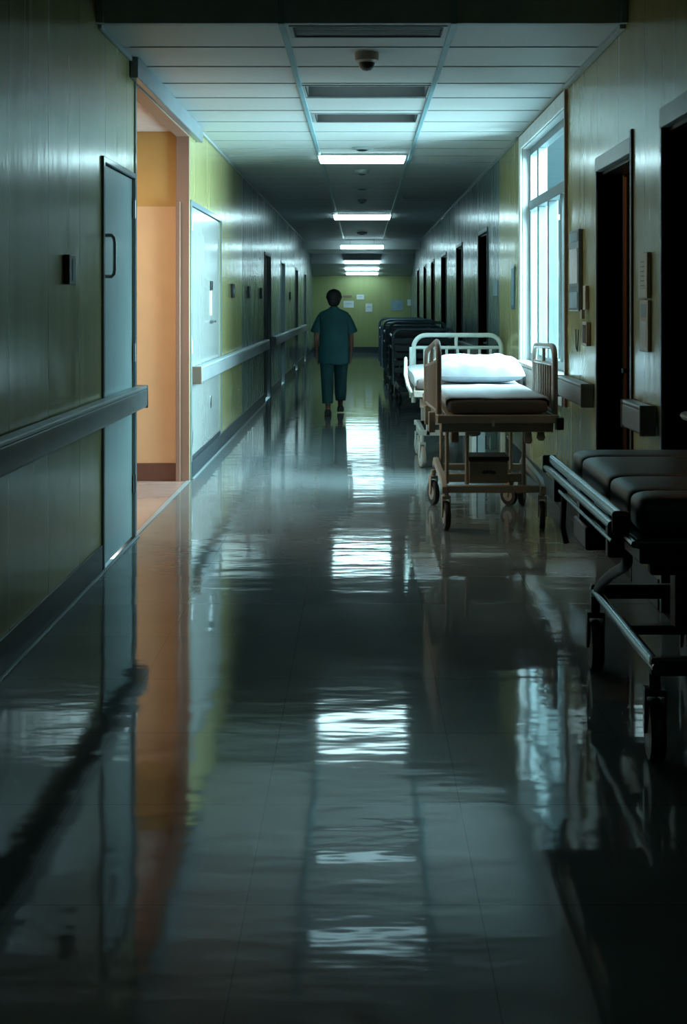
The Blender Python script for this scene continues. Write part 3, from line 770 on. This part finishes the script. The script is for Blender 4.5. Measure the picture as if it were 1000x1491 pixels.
# ------------------------------------------------------------------ bed A: taupe transport bed
A = thing('hospital_bed', 'taupe wheeled hospital bed with raised slatted side rails, nearest white linen bed', 'hospital bed', (.90, 8.6, 0))
yF, yB = 7.75, 9.62
b = MB()
b.box(.50, 1.31, yF, yF + .05, .745, .80)                 # foot bar
b.box(.50, .55, yF + .05, yB, .745, .80).box(1.26, 1.31, yF + .05, yB, .745, .80).box(.50, 1.31, yB, yB + .05, .745, .80)
b.box(.56, 1.25, yF + .06, yB - .01, .775, .795)
b.build('deck_frame', 'taupe', A, bevel=.006)
b = MB(); b.box(.53, 1.28, yF + .06, yF + .11, .68, .74).box(.56, 1.25, yB - .15, yB - .1, .68, .74)
b.box(.56, .60, yF + .11, yB - .15, .69, .73).box(1.21, 1.25, yF + .11, yB - .15, .69, .73)
b.build('subframe', 'taupe_dk', A, bevel=.005)
MB().box(.862, .880, yF - .004, yF - .0005, .725, .765).build('tag', 'paper', A)
MB().box(1.285, 1.34, yF - .012, yF + .05, .70, .785).build('latch', 'black', A, bevel=.01)
# posts
for x, y in ((.585, 8.05), (1.115, 8.75), (.72, 8.02), (1.11, 8.02), (.60, 8.85)):
    MB().tube([(x, y, .30), (x, y, .685)], .014, 10).build('post', 'taupe', A, smooth=True)
# base
b = MB()
b.box(.58, 1.22, 7.92, 7.96, .255, .305)
b.build('base_crossbar', 'taupe', A, bevel=.006)
b = MB(); b.box(.58, 1.22, 8.88, 8.92, .27, .32); b.build('base_crossbar', 'taupe', A, bevel=.006)
b = MB(); b.box(.60, 1.16, 8.30, 8.34, .27, .33); b.build('base_crossbar', 'taupe', A, bevel=.006)
for sx, x in ((-1, .56), (1, 1.225)):
    MB().loft([[(x - .02, yy, zz - .02), (x + .02, yy, zz - .02), (x + .02, yy, zz + .03), (x - .02, yy, zz + .03)] for yy, zz in ((7.90, .27), (8.02, .315), (8.85, .345), (8.96, .30))]).build('base_side_bar', 'taupe', A, bevel=.006)
# drive box
bx = MB().box(.735, 1.005, 8.05, 8.28, .30, .455).build('drive_box', 'taupe_dk', A, bevel=.008)
MB().box(.725, 1.015, 8.04, 8.29, .456, .485).build('lid', 'black', bx, bevel=.006)
l = MB()
for i, (dx, dz, rx, rz) in enumerate(((-.03, 0, .018, .010), (-.008, .003, .014, .013), (.016, .001, .016, .010), (.036, -.003, .014, .008))):
    l.lathe([(.012, -.002), (.012, .001)], (.872 + dx, 8.048, .378 + dz), 12, 'y')
    l.box(.872 + dx - rx, .872 + dx + rx, 8.0465, 8.0492, .374 + dz - rz * .4, .374 + dz + rz * .4)
l.build('maker_mark', 'black', bx)
# pedals and cranks
for x, z0 in ((1.115, .60), (1.20, .62)):
    MB().loft([[(x - .022, 7.84, .68), (x + .022, 7.84, .68), (x + .022, 7.86, .68), (x - .022, 7.86, .68)], [(x - .03, 7.82, z0 + .02), (x + .03, 7.82, z0 + .02), (x + .03, 7.85, z0 + .02), (x - .03, 7.85, z0 + .02)], [(x - .015, 7.82, z0), (x + .015, 7.82, z0), (x + .015, 7.85, z0), (x - .015, 7.85, z0)]]).build('pedal', 'taupe_dk', A, bevel=.006)
MB().blob((.77, 8.1, .64), (.055, .03, .022), 14).build('pedal', 'taupe_dk', A, smooth=True)
MB().box(.60, .655, 7.90, 7.99, .60, .675).build('hinge_block', 'rail_tan', A, bevel=.01)
# casters
for x, y, an in ((.57, 7.94, .12), (1.224, 7.94, -.12), (.545, 8.93, .3), (1.224, 8.93, -.3)):
    caster(A, x, y, .10 if y < 8.5 else .095, .27, 'taupe', 'hubgrey', an)
caster(A, 1.12, 8.9, .08, .28, 'taupe', 'hubgrey', .7)
# mattress
def mattress(x0, x1, y0, y1, z0, z1, parent, m, name='mattress', r=.035, sag=0.0):
    mb = MB()
    nx, ny = 12, 20
    def prof():
        pts = []
        for a in range(0, 181, 15):
            pts.append(a)
        return pts
    bmn = mb.b
    # rounded slab via lofted superellipse rings along y
    rings = []
    ys = [y0, y0 + .008, y0 + .02, y0 + .04] + [y0 + .04 + (y1 - y0 - .08) * k / 8 for k in range(1, 8)] + [y1 - .04, y1 - .02, y1 - .008, y1]
    for yy in ys:
        e = min(yy - y0, y1 - yy)
        shr = 0 if e >= .04 else .03 * (1 - math.sqrt(max(0, 1 - ((.04 - e) / .04) ** 2)))
        ring = []
        n = 28
        for k in range(n):
            t = 2 * PI * k / n
            c, s_ = math.cos(t), math.sin(t)
            px = math.copysign(abs(c) ** .28, c); pz = math.copysign(abs(s_) ** .45, s_)
            w2, h2 = (x1 - x0) / 2 - shr, (z1 - z0) / 2 - shr * .8
            ring.append(((x0 + x1) / 2 + px * w2, yy, (z0 + z1) / 2 + pz * h2))
        rings.append(ring)
    mb.loft(rings)
    return mb.build(name, m, parent, smooth=True)
mattress(.565, 1.245, yF + .03, yB, .802, .905, A, 'matt')
# sheet on the mattress, draped slightly over the sides
def sheet(x0, x1, y0, y1, z, drop_side, drop_front, name, lab, cat, group, m='linen', amp=.006, hollow=.0):
    mb = MB(); B = mb.b
    nx, ny = 40, 50
    V = []
    for j in range(ny + 1):
        row = []
        for i in range(nx + 1):
            u, v = i / nx, j / ny
            tot = (x1 - x0) + 2 * drop_side
            s_ = u * tot
            if s_ < drop_side: x, dz = x0 - .004, -(drop_side - s_)
            elif s_ > tot - drop_side: x, dz = x1 + .004, -(s_ - (tot - drop_side))
            else: x, dz = x0 + s_ - drop_side, 0
            # soft shoulder
            e = min(abs(s_ - drop_side), abs(tot - drop_side - s_))
            if dz == 0 and e < .03: dz = -.012 * (1 - e / .03) ** 2
            tv = (y1 - y0) + drop_front
            q = v * tv
            if q < drop_front: y, dy = y0 - .006, -(drop_front - q)
            else: y, dy = y0 + q - drop_front, 0
            if dy == 0 and q - drop_front < .05: dy = -.014 * (1 - (q - drop_front) / .05) ** 2
            wv = amp * (math.sin(u * 9 + v * 5) * .5 + math.sin(u * 3.1 - v * 13) * .6 + math.sin(u * 23 + v * 3) * .25)
            if dz < -.02 or dy < -.02: x += wv * .8 * (1 if x > (x0 + x1) / 2 else -1) if dz < -.02 else 0; wv *= .4
            row.append(B.verts.new((x, y, z + dz + dy + wv)))
        V.append(row)
    for j in range(ny):
        for i in range(nx):
            B.faces.new((V[j][i], V[j][i + 1], V[j + 1][i + 1], V[j + 1][i]))
    o = mb.build(name, m, None, smooth=True)
    so = o.modifiers.new('thick', 'SOLIDIFY'); so.thickness = .004; so.offset = 1
    return tag(o, lab, cat, group)
sheet(.565, 1.245, yF + .05, yB - .02, .914, .055, .012, 'bed_sheet', 'white sheet spread over the mattress of the taupe bed', 'bed sheet', None, amp=.005)
def pillow(cx, cy, z, w, d, h, lab, tilt=0.0, m='linen', name='pillow'):
    mb = MB(); B = mb.b
    bmesh.ops.create_grid(B, x_segments=26, y_segments=18, size=1)
    top = list(B.verts)
    ret = bmesh.ops.duplicate(B, geom=B.verts[:] + B.faces[:])
    low = [v for v in ret['geom'] if isinstance(v, bmesh.types.BMVert)]
    for vs, sg in ((top, 1), (low, -1)):
        for v in vs:
            x, y = v.co.x, v.co.y
            f = max(0, (1 - x ** 4)) ** .5 * max(0, (1 - y ** 4)) ** .5
            wr = .006 * math.sin(6 * x + 4 * y + 2 * math.sin(3 * y)) * f + .012 * math.sin(13 * x - 8 * y) * f * max(0, x) ** 1.5 + .006 * math.sin(16 * x + 9 * y) * f * abs(y)
            zz = sg * h / 2 * f * (1.15 if sg > 0 else .85) + (wr if sg > 0 else 0)
            px = x * (1 - .05 * (1 - abs(y)) * 0 - .04 * y * y); py = y * (1 - .05 * x * x)
            v.co = Vector((px * w / 2, py * d / 2, zz))
    for v in B.verts:
        c = Matrix.Rotation(tilt, 3, 'X') @ v.co
        v.co = c + Vector((cx, cy, z))
    bmesh.ops.remove_doubles(B, verts=B.verts, dist=.0005)
    o = mb.build(name, m, None, smooth=True)
    return tag(o, lab, 'pillow')
pillow(.905, 9.27, 1.015, .74, .56, .175, 'large white pillow lying on the sheet of the taupe bed', math.radians(8))

# slatted side rails
def side_rail(parent, pa, pb, ztop_a, ztop_b, zbot, n, m, label=None):
    """pa near end (x,y), pb far end"""
    pa, pb = Vector((*pa, 0)), Vector((*pb, 0))
    P = lambda u, z: (pa + (pb - pa) * u) + Vector((0, 0, z))
    R = .11
    ln = (pb - pa).length
    zt = lambda u: ztop_a + (ztop_b - ztop_a) * u
    mb = MB()
    pts = [P(0, zbot), P(0, zt(0) - R)]
    for k in range(1, 6):
        a = k * PI / 12
        pts.append(P((R - R * math.cos(a)) / ln, zt(0) - R + R * math.sin(a)))
    pts.append(P(R / ln, zt(0)))
    pts.append(P(1 - R / ln, zt(1)))
    for k in range(1, 6):
        a = k * PI / 12
        pts.append(P(1 - (R - R * math.sin(a)) / ln, zt(1) - R + R * math.cos(a)))
    pts += [P(1, zt(1) - R), P(1, zbot)]
    mb.tube(pts, .020, 10)
    o = mb.build('side_rail', m, parent, smooth=True)
    b_ = MB()
    b_.tube([P(0, zt(0) - .12), P(1, zt(1) - .12)], .013, 8)
    b_.tube([P(0, zbot + .04), P(1, zbot + .04)], .013, 8)
    b_.build('crossbar', m, o, smooth=True)
    for k in range(n):
        u = (k + 1) / (n + 1)
        MB().tube([P(u, zbot + .04), P(u, zt(u) - .12)], .009, 8).build('slat', m, o, smooth=True)
    MB().tube([P(.52, zt(.5) - .12), P(.52, zt(.5))], .012, 8).build('slat', m, o, smooth=True)
    return o
side_rail(A, (.515, 7.85), (.475, 8.62), 1.28, 1.20, .77, 8, 'taupe_dk')
side_rail(A, (1.295, 7.84), (1.30, 8.80), 1.25, 1.23, .77, 8, 'taupe_dk')
for y in (8.0, 8.5):
    MB().box(.455, .50, y - .03, y + .03, .66, .80).build('rail_bracket', 'taupe', A, bevel=.006)

# ------------------------------------------------------------------ bed B: white enamel bed behind
Bd = thing('hospital_bed', 'white enamel hospital bed with arched headboard, standing behind the taupe bed', 'hospital bed', (.95, 11.3, 0))
y0, y1 = 10.40, 12.16
b = MB().box(.46, 1.44, y0, y0 + .05, .70, .76).box(.46, .51, y0 + .05, y1, .70, .76).box(1.39, 1.44, y0 + .05, y1, .70, .76).box(.46, 1.44, y1, y1 + .04, .70, .76).box(.51, 1.39, y0 + .06, y1 - .02, .735, .755)
b.build('deck_frame', 'taupe_dk', Bd, bevel=.006)
hb = MB(); R = .13; zt = 1.205; xa, xb, yh = .54, 1.455, 12.22
pts = [(xa, yh, .50), (xa, yh, zt - R)] + [(xa + R - R * math.cos(k * PI / 12), yh, zt - R + R * math.sin(k * PI / 12)) for k in range(1, 7)] + [(xb - R + R * math.sin(k * PI / 12), yh, zt - R + R * math.cos(k * PI / 12)) for k in range(0, 6)] + [(xb, yh, zt - R), (xb, yh, .50)]
hbo = hb.tube(pts, .024, 12).build('headboard', 'bedwhite', Bd, smooth=True)
MB().tube([(xa, yh, 1.075), (xb, yh, 1.075)], .018, 10).tube([(xa, yh, .87), (xb, yh, .87)], .018, 10).build('crossbar', 'bedwhite', hbo, smooth=True)
for k in range(7):
    x = xa + .115 + k * .115
    MB().box(x - .014, x + .014, yh - .008, yh + .008, .88, 1.065).build('slat', 'bedwhite', hbo, bevel=.003)
MB().tube([(.985, yh, 1.08), (.985, yh, zt)], .018, 8).build('slat', 'bedwhite', hbo, smooth=True)
MB().box(.495, .525, yh - .02, yh + .02, .55, 1.08).build('corner_post', 'bedwhite', Bd, bevel=.006)
mattress(.475, 1.425, y0 + .02, y1, .762, .885, Bd, 'matt')
sheet(.475, 1.425, y0 + .04, y1 - .02, .895, .10, .09, 'bed_sheet', 'white sheet with its corner hanging over the white enamel bed', 'bed sheet', None, amp=.008)
lp = MB().tube([(.44, 10.45, .74), (.41, 10.42, .80), (.39, 10.5, .90), (.40, 10.7, 1.0), (.41, 11.0, 1.02), (.42, 11.3, .95), (.44, 11.4, .76)], .016, 8)
lp.build('side_loop', 'bedwhite', Bd, smooth=True)
for x, y in ((.62, 10.95), (1.3, 10.95), (.62, 11.9), (1.3, 11.9)):
    MB().box(x - .02, x + .02, y - .02, y + .02, .30, .70).build('leg', 'bedwhite', Bd, bevel=.004)
MB().box(.53, 1.38, 10.93, 10.97, .30, .35).build('base_crossbar', 'bedwhite', Bd, bevel=.005)
MB().box(.53, 1.38, 11.88, 11.92, .30, .35).build('base_crossbar', 'bedwhite', Bd, bevel=.005)
MB().box(.55, .59, 10.97, 11.88, .30, .35).build('base_side_bar', 'bedwhite', Bd, bevel=.005)
MB().box(1.32, 1.36, 10.97, 11.88, .30, .35).build('base_side_bar', 'bedwhite', Bd, bevel=.005)
MB().box(.52, .66, 10.46, 10.52, .60, .69).build('control_box', 'plate', Bd, bevel=.01)
for x, y in ((.565, 10.98), (1.34, 10.98), (.57, 11.9), (1.34, 11.9)):
    caster(Bd, x, y, .10, .31, 'bedwhite', 'bedwhite', .2, tyre='hubgrey')
dv = MB().box(1.00, 1.30, 10.6, 10.9, .12, .17).box(1.00, 1.04, 10.6, 10.9, .17, .40).box(1.26, 1.30, 10.6, 10.9, .17, .40).box(1.00, 1.30, 10.6, 10.9, .401, .44)
dv.build('battery_cradle', 'bedwhite', Bd, bevel=.006)
MB().box(1.05, 1.12, 10.62, 10.85, .172, .398).build('battery', 'door_blue', Bd, bevel=.006)
MB().box(1.20, 1.25, 10.91, 10.96, .14, .60).build('post', 'bedwhite', Bd, bevel=.005)

# ------------------------------------------------------------------ dark beds far down the corridor
def dark_bed(x0, x1, y0, label):
    t = thing('stretcher', label, 'stretcher', ((x0 + x1) / 2, y0 + .95, 0), None)
    y1 = y0 + 1.9
    MB().box(x0 + .04, x1 - .04, y0 + .06, y1, .62, .70).build('deck_frame', 'darkbed', t, bevel=.008)
    MB().box(x0 + .06, x1 - .06, y0 + .08, y1 - .04, .702, .84).build('mattress', 'vinyl', t, bevel=.03, seg=3)
    def arch(yy, zt, name):
        R = .12
        pts = [(x0, yy, .35), (x0, yy, zt - R)] + [(x0 + R - R * math.cos(k * PI / 12), yy, zt - R + R * math.sin(k * PI / 12)) for k in range(1, 7)] + [(x1 - R + R * math.sin(k * PI / 12), yy, zt - R + R * math.cos(k * PI / 12)) for k in range(0, 6)] + [(x1, yy, zt - R), (x1, yy, .35)]
        o = MB().tube(pts, .025, 10).build(name, 'darkbed_hi', t, smooth=True)
        for k in range(5):
            z = .52 + k * (zt - .62) / 5
            MB().box(x0 + .02, x1 - .02, yy - .012, yy + .012, z, z + .075).build('board_slat', 'darkbed', o, bevel=.004)
    arch(y0, 1.15, 'footboard'); arch(y1 + .02, 1.22, 'headboard')
    for sx, x in ((-1, x0), (1, x1)):
        o = MB().tube([(x, y0 + .25, .70), (x, y0 + .25, .98), (x, y0 + .33, 1.04), (x, y1 - .35, 1.04), (x, y1 - .27, .98), (x, y1 - .27, .70)], .018, 8).build('side_rail', 'darkbed_hi', t, smooth=True)
        MB().tube([(x, y0 + .25, .86), (x, y1 - .27, .86)], .014, 8).build('crossbar', 'darkbed_hi', o, smooth=True)
    MB().box(x0 + .08, x1 - .08, y0 + .25, y1 - .25, .22, .30).build('base_frame', 'darkbed', t, bevel=.01)
    MB().box(x0 + .25, x1 - .25, y0 + .6, y1 - .6, .30, .62).build('lift_column', 'darkbed', t, bevel=.01)
    for x in (x0 + .10, x1 - .10):
        for y in (y0 + .3, y1 - .3):
            caster(t, x, y, .085, .225, 'darkbed', 'darkbed_hi', .2)
    return t
dark_bed(.45, 1.36, 17.0, 'dark slate stretcher with slatted end board, nearest of the three behind the beds')
dark_bed(.40, 1.33, 19.4, 'middle dark stretcher of the three parked along the right wall')
dark_bed(.36, 1.30, 21.8, 'farthest dark stretcher of the three parked along the right wall')

# ------------------------------------------------------------------ gurney in the right foreground
G = thing('gurney', 'dark gurney with black padded mattress and steel side rail, right foreground', 'gurney', (1.16, 4.35, 0))
gx0, gx1 = .885, 1.455
mb = MB()
secs = [(3.72, 3.885), (3.885, 4.20), (4.20, 4.73), (4.73, 4.96)]
z0, z1 = .80, .93
ys = []
for a, c in secs:
    for e in (0, .008, .022, .05): ys.append((a + e, e))
    ys.append(((a + c) / 2, .05))
    for e in (.05, .022, .008, 0): ys.append((c - e, e))
rings = []
prev = None
for yy, e in ys:
    if prev is not None and abs(yy - prev) < 1e-5: continue
    prev = yy
    outer = min(yy - 3.72, 4.96 - yy) < .045
    f = 1 - math.sqrt(max(0, 1 - ((.05 - e) / .05) ** 2))
    sh = (.030 if outer else .016) * f
    ring = []
    for k in range(32):
        t_ = 2 * PI * k / 32
        c, s_ = math.cos(t_), math.sin(t_)
        px = math.copysign(abs(c) ** .22, c); pz = math.copysign(abs(s_) ** .38, s_)
        ring.append(((gx0 + gx1) / 2 + px * ((gx1 - gx0) / 2 - sh), yy, (z0 + z1) / 2 + pz * ((z1 - z0) / 2 - sh)))
    rings.append(ring)
mb.loft(rings).build('mattress', 'vinyl', G, smooth=True)
b = MB().box(.865, 1.475, 3.70, 5.0, .765, .798); b.build('deck', 'steel_dk', G, bevel=.012, seg=3)
MB().box(.90, 1.44, 3.78, 4.9, .70, .764).build('subframe', 'black', G, bevel=.008)
MB().tube([(.855, 3.66, .79), (.855, 4.98, .79)], .012, 8).build('edge_tube', 'chrome_dk', G, smooth=True)
# side rail: three parallel tubes folded down beside the mattress
sr = MB().tube([(.822, 3.70, .868), (.822, 5.05, .868)], .020, 14).build('side_rail', 'chrome_dk', G, smooth=True)
MB().tube([(.800, 3.73, .835), (.800, 5.05, .835)], .017, 12).build('rail_tube', 'chrome_dk', sr, smooth=True)
MB().tube([(.812, 3.78, .775), (.812, 4.78, .775)], .010, 10).build('rail_tube', 'chrome_dk', sr, smooth=True)
MB().box(.788, .846, 3.67, 3.70, .815, .892).build('end_cap', 'black', sr, bevel=.014, seg=3)
MB().box(.782, .842, 5.05, 5.07, .812, .888).build('end_cap', 'darkbed_hi', sr, bevel=.008)
for y in (3.85, 4.35, 4.92):
    MB().box(.806, .862, y - .022, y + .022, .71, .85).build('rail_bracket', 'black', sr, bevel=.008)
MB().box(.80, .90, 4.18, 4.42, .66, .745).build('release_box', 'black', G, bevel=.008)
MB().tube([(.83, 4.80, .76), (.825, 4.80, .62), (.84, 4.80, .56)], .012, 8).build('hook', 'black', G, smooth=True)
# legs (curved arms) and base
for x in (.99, 1.37):
    MB().tube([(x - .06, 4.10, .70), (x - .05, 4.14, .63), (x - .02, 4.32, .57), (x - .005, 4.6, .48), (x, 4.80, .40), (x, 4.90, .34)], .020, 10).build('curved_arm', 'steel_dk', G, smooth=True)
    MB().tube([(x, 3.90, .325), (x, 4.98, .325)], .021, 12).build('base_side_bar', 'chrome_dk', G, smooth=True)
for y in (3.93, 4.95):
    MB().box(.97, 1.39, y - .018, y + .018, .295, .355).build('base_crossbar', 'steel_dk', G, bevel=.006)
MB().box(.98, 1.39, 4.38, 4.42, .30, .335).build('base_crossbar', 'steel_dk', G, bevel=.006)
MB().box(1.0, 1.40, 4.05, 4.10, .60, .70).build('brake_bar', 'black', G, bevel=.01)
MB().box(1.17, 1.24, 4.36, 4.44, .33, .70).build('lift_column', 'black', G, bevel=.006)
for x, y, an in ((.99, 3.95, -.10), (.985, 4.93, -.06), (1.38, 3.95, -.2), (1.38, 4.93, -.1)):
    caster(G, x, y, .105, .31, 'steel_dk', 'black', an, .05)

# ------------------------------------------------------------------ small round table in the near doorway
t = thing('pedestal_table', 'pale grey round tabletop on a post inside the black doorway', 'table', (1.80, 5.42, 0))
MB().lathe([(.25, 1.0), (.272, 1.004), (.28, 1.016), (.275, 1.028), (.25, 1.032)], (1.765, 5.42, 0), 40).build('tabletop', 'tabletop', t, smooth=True)
MB().lathe([(.02, .03), (.02, 1.0)], (1.80, 5.42, 0), 16).build('post', 'steel', t, smooth=True)
MB().lathe([(.18, .0005), (.18, .015), (.05, .03), (.02, .035)], (1.80, 5.42, 0), 28).build('foot', 'steel_dk', t, smooth=True)

# ------------------------------------------------------------------ the walking person, seen from behind
PX, PY = -.385, 16.0
Pn = thing('person', 'person in dark teal scrubs walking away down the corridor', 'person', (PX, PY, 0))
def skin_body():
    V, E, Rr = [], [], []
    def v(p, r, par=None, ry=None):
        V.append(p); Rr.append((r, ry or r)); i = len(V) - 1
        if par is not None: E.append((par, i))
        return i
    pel = v((0, 0, .93), .125, None, .10)
    wst = v((0, 0, 1.08), .115, pel, .09)
    ch = v((0, .01, 1.25), .135, wst, .10)
    up = v((0, .01, 1.38), .12, ch, .08)
    nk = v((0, .012, 1.455), .050, up)
    n2 = v((0, .02, 1.50), .050, nk)
    h1 = v((0, .028, 1.555), .072, n2, .080)
    h2 = v((0, .028, 1.62), .078, h1, .092)
    h3 = v((0, .024, 1.665), .060, h2, .070)
    for s in (-1, 1):
        sh = v((s * .165, .01, 1.385), .055, up)
        el = v((s * .235, -.01 + .04 * s, 1.10), .040, v((s * .205, .01, 1.25), .045, sh))
        fa = v((s * .240, .03 + .05 * s, .96), .034, el)
        wr = v((s * .232, .05 + .05 * s, .855), .024, fa, .020)
        pm = v((s * .230, .06 + .05 * s, .80), .018, wr, .034)
        by, bz = .06 + .05 * s, .80
        for k, (oy, ln) in enumerate(((.030, .070), (.010, .080), (-.010, .075), (-.028, .060))):
            f0 = v((s * .230, by + oy, bz - .03), .010, pm)
            f1 = v((s * .226, by + oy * 1.1 + .006, bz - .03 - ln * .5), .009, f0)
            v((s * .214, by + oy * 1.1 + .012, bz - .03 - ln), .0075, f1)
        t0 = v((s * .222, by + .042, bz + .012), .011, pm)
        t1 = v((s * .212, by + .060, bz - .02), .010, t0)
        v((s * .205, by + .064, bz - .048), .008, t1)
    # legs: left planted, right trailing forward of it in stride
    for s, ky, kz, ay, az, ty in ((-1, -.02, .50, -.05, .09, .10), (1, .16, .50, .33, .11, .42)):
        hp = v((s * .095, .0, .86), .092, pel)
        th = v((s * .095, ky * .5, .68), .078, hp)
        kn = v((s * .088, ky, kz), .056, th)
        cf = v((s * .085, (ky + ay) / 2 - .012, (kz + az) / 2 + .04), .052, kn)
        an = v((s * .08, ay, az), .036, cf)
        hl = v((s * .08, ay - .01, az - .045), .032, an)
        v((s * .085, ay + .13, az - .06), .028, hl, .036)
    me = bpy.data.meshes.new('body'); me.from_pydata(V, E, [])
    o = bpy.data.objects.new('body', me); COL.objects.link(o)
    sk = o.modifiers.new('skin', 'SKIN')
    for i, r in enumerate(Rr): me.skin_vertices[0].data[i].radius = r
    me.skin_vertices[0].data[0].use_root = True
    sb = o.modifiers.new('sub', 'SUBSURF'); sb.levels = 2; sb.render_levels = 2
    dg = bpy.context.evaluated_depsgraph_get(); dg.update()
    m2 = bpy.data.meshes.new_from_object(o.evaluated_get(dg))
    bpy.data.objects.remove(o)
    return m2
bm_ = skin_body()
mb = MB(); mb.b.from_mesh(bm_)
# face and ears
mb.blob((0, .118, 1.575), (.012, .020, .020), 10); mb.blob((0, .108, 1.535), (.022, .010, .007), 10)
for s in (-1, 1):
    mb.blob((s * .080, .022, 1.575), (.010, .018, .030), 10)
    mb.blob((s * .030, .105, 1.595), (.012, .008, .007), 8)
for v in mb.b.verts: v.co = v.co + Vector((PX, PY, 0))
body = mb.build('body', 'skin', Pn, smooth=True)
def ring(cx, cy, z, rx, ry, n=28, tilt=0, wob=0.0, ph=0):
    return [(cx + rx * math.cos(t) * (1 + wob * math.sin(6 * t + ph)), cy + ry * math.sin(t) * (1 + wob * math.cos(5 * t + ph)), z + tilt * math.cos(t)) for t in (2 * PI * k / n for k in range(n))]
# scrub top
tp = MB()
tp.loft([ring(PX, PY, z, rx, ry, wob=w_, ph=z * 9) for z, rx, ry, w_ in ((.715, .212, .150, .03), (.74, .212, .150, .03), (.85, .208, .148, .025), (1.0, .200, .145, .02), (1.15, .200, .148, .015), (1.28, .208, .142, .01), (1.36, .212, .120, 0), (1.405, .198, .098, 0), (1.435, .145, .086, 0), (1.455, .095, .078, 0), (1.47, .070, .072, 0), (1.485, .060, .066, 0))])
for s in (-1, 1):
    pts = [(PX + s * .13, PY + .01, 1.385), (PX + s * .170, PY + .01, 1.34), (PX + s * .205, PY + .01, 1.26), (PX + s * .240, PY + .01 + .015 * s, 1.15), (PX + s * .246, PY + .01 + .018 * s, 1.13)]
    tp.tube(pts, [.050, .062, .070, .082, .080], 18)
top = tp.build('scrub_top', 'scrub', Pn, smooth=True)
# trousers
tr = MB()
tr.loft([ring(PX, PY, z, rx, ry, wob=.01) for z, rx, ry in ((.70, .176, .125), (.80, .182, .13), (.93, .175, .125), (1.0, .16, .12))])
for s, ky, ay, zb in ((-1, -.02, -.05, .17), (1, .16, .30, .18)):
    n = 22; rings = []
    for z, yy, rx, ry in ((.86, 0, .098, .120), (.70, ky * .45, .098, .115), (.55, ky * .85, .090, .100), (.42, ky * .7 + ay * .3, .085, .092), (.30, ky * .35 + ay * .65, .082, .085), (.22, ay * .85 + ky * .1, .076, .08), (zb, ay, .072, .078)):
        rings.append(ring(PX + s * (.092 if z > .5 else .086), PY + yy, z, rx, ry, n, wob=.04, ph=z * 20 + s))
    tr.loft(rings)
tr.build('scrub_trousers', 'scrub_dk', Pn, smooth=True)
for s, ay, az in ((-1, -.05, .0), (1, .33, .02)):
    x, y = PX + s * .083, PY + ay
    MB().loft([[(x + dx * .046 * w_, yy, z) for dx, z in ((-1, az + .002), (1, az + .002), (1, az + h * .6), (.5, az + h), (-.5, az + h), (-1, az + h * .6))] for yy, w_, h in ((y - .075, .75, .07), (y - .05, 1, .095), (y + .03, 1, .10), (y + .11, 1.1, .065), (y + .17, 1.0, .05), (y + .195, .6, .03))]).build('shoe', 'shoe', Pn, bevel=.006, sub=1)
# short hair covering the back of the head
hr = MB(); hr.blob((PX, PY + .010, 1.625), (.108, .116, .106), 28); hr.blob((PX, PY - .02, 1.56), (.085, .075, .075), 20); hr.blob((PX, PY + .02, 1.68), (.075, .08, .052), 20)
for v in hr.b.verts:
    d_ = (v.co - Vector((PX, PY + .01, 1.62)))
    k = 1 + .035 * math.sin(23 * d_.x * 4 + 11) * math.cos(19 * d_.z * 5) + .02 * math.sin(61 * d_.y)
    v.co = Vector((PX, PY + .01, 1.62)) + d_ * k
hr.build('hair', 'hair', Pn, smooth=True)
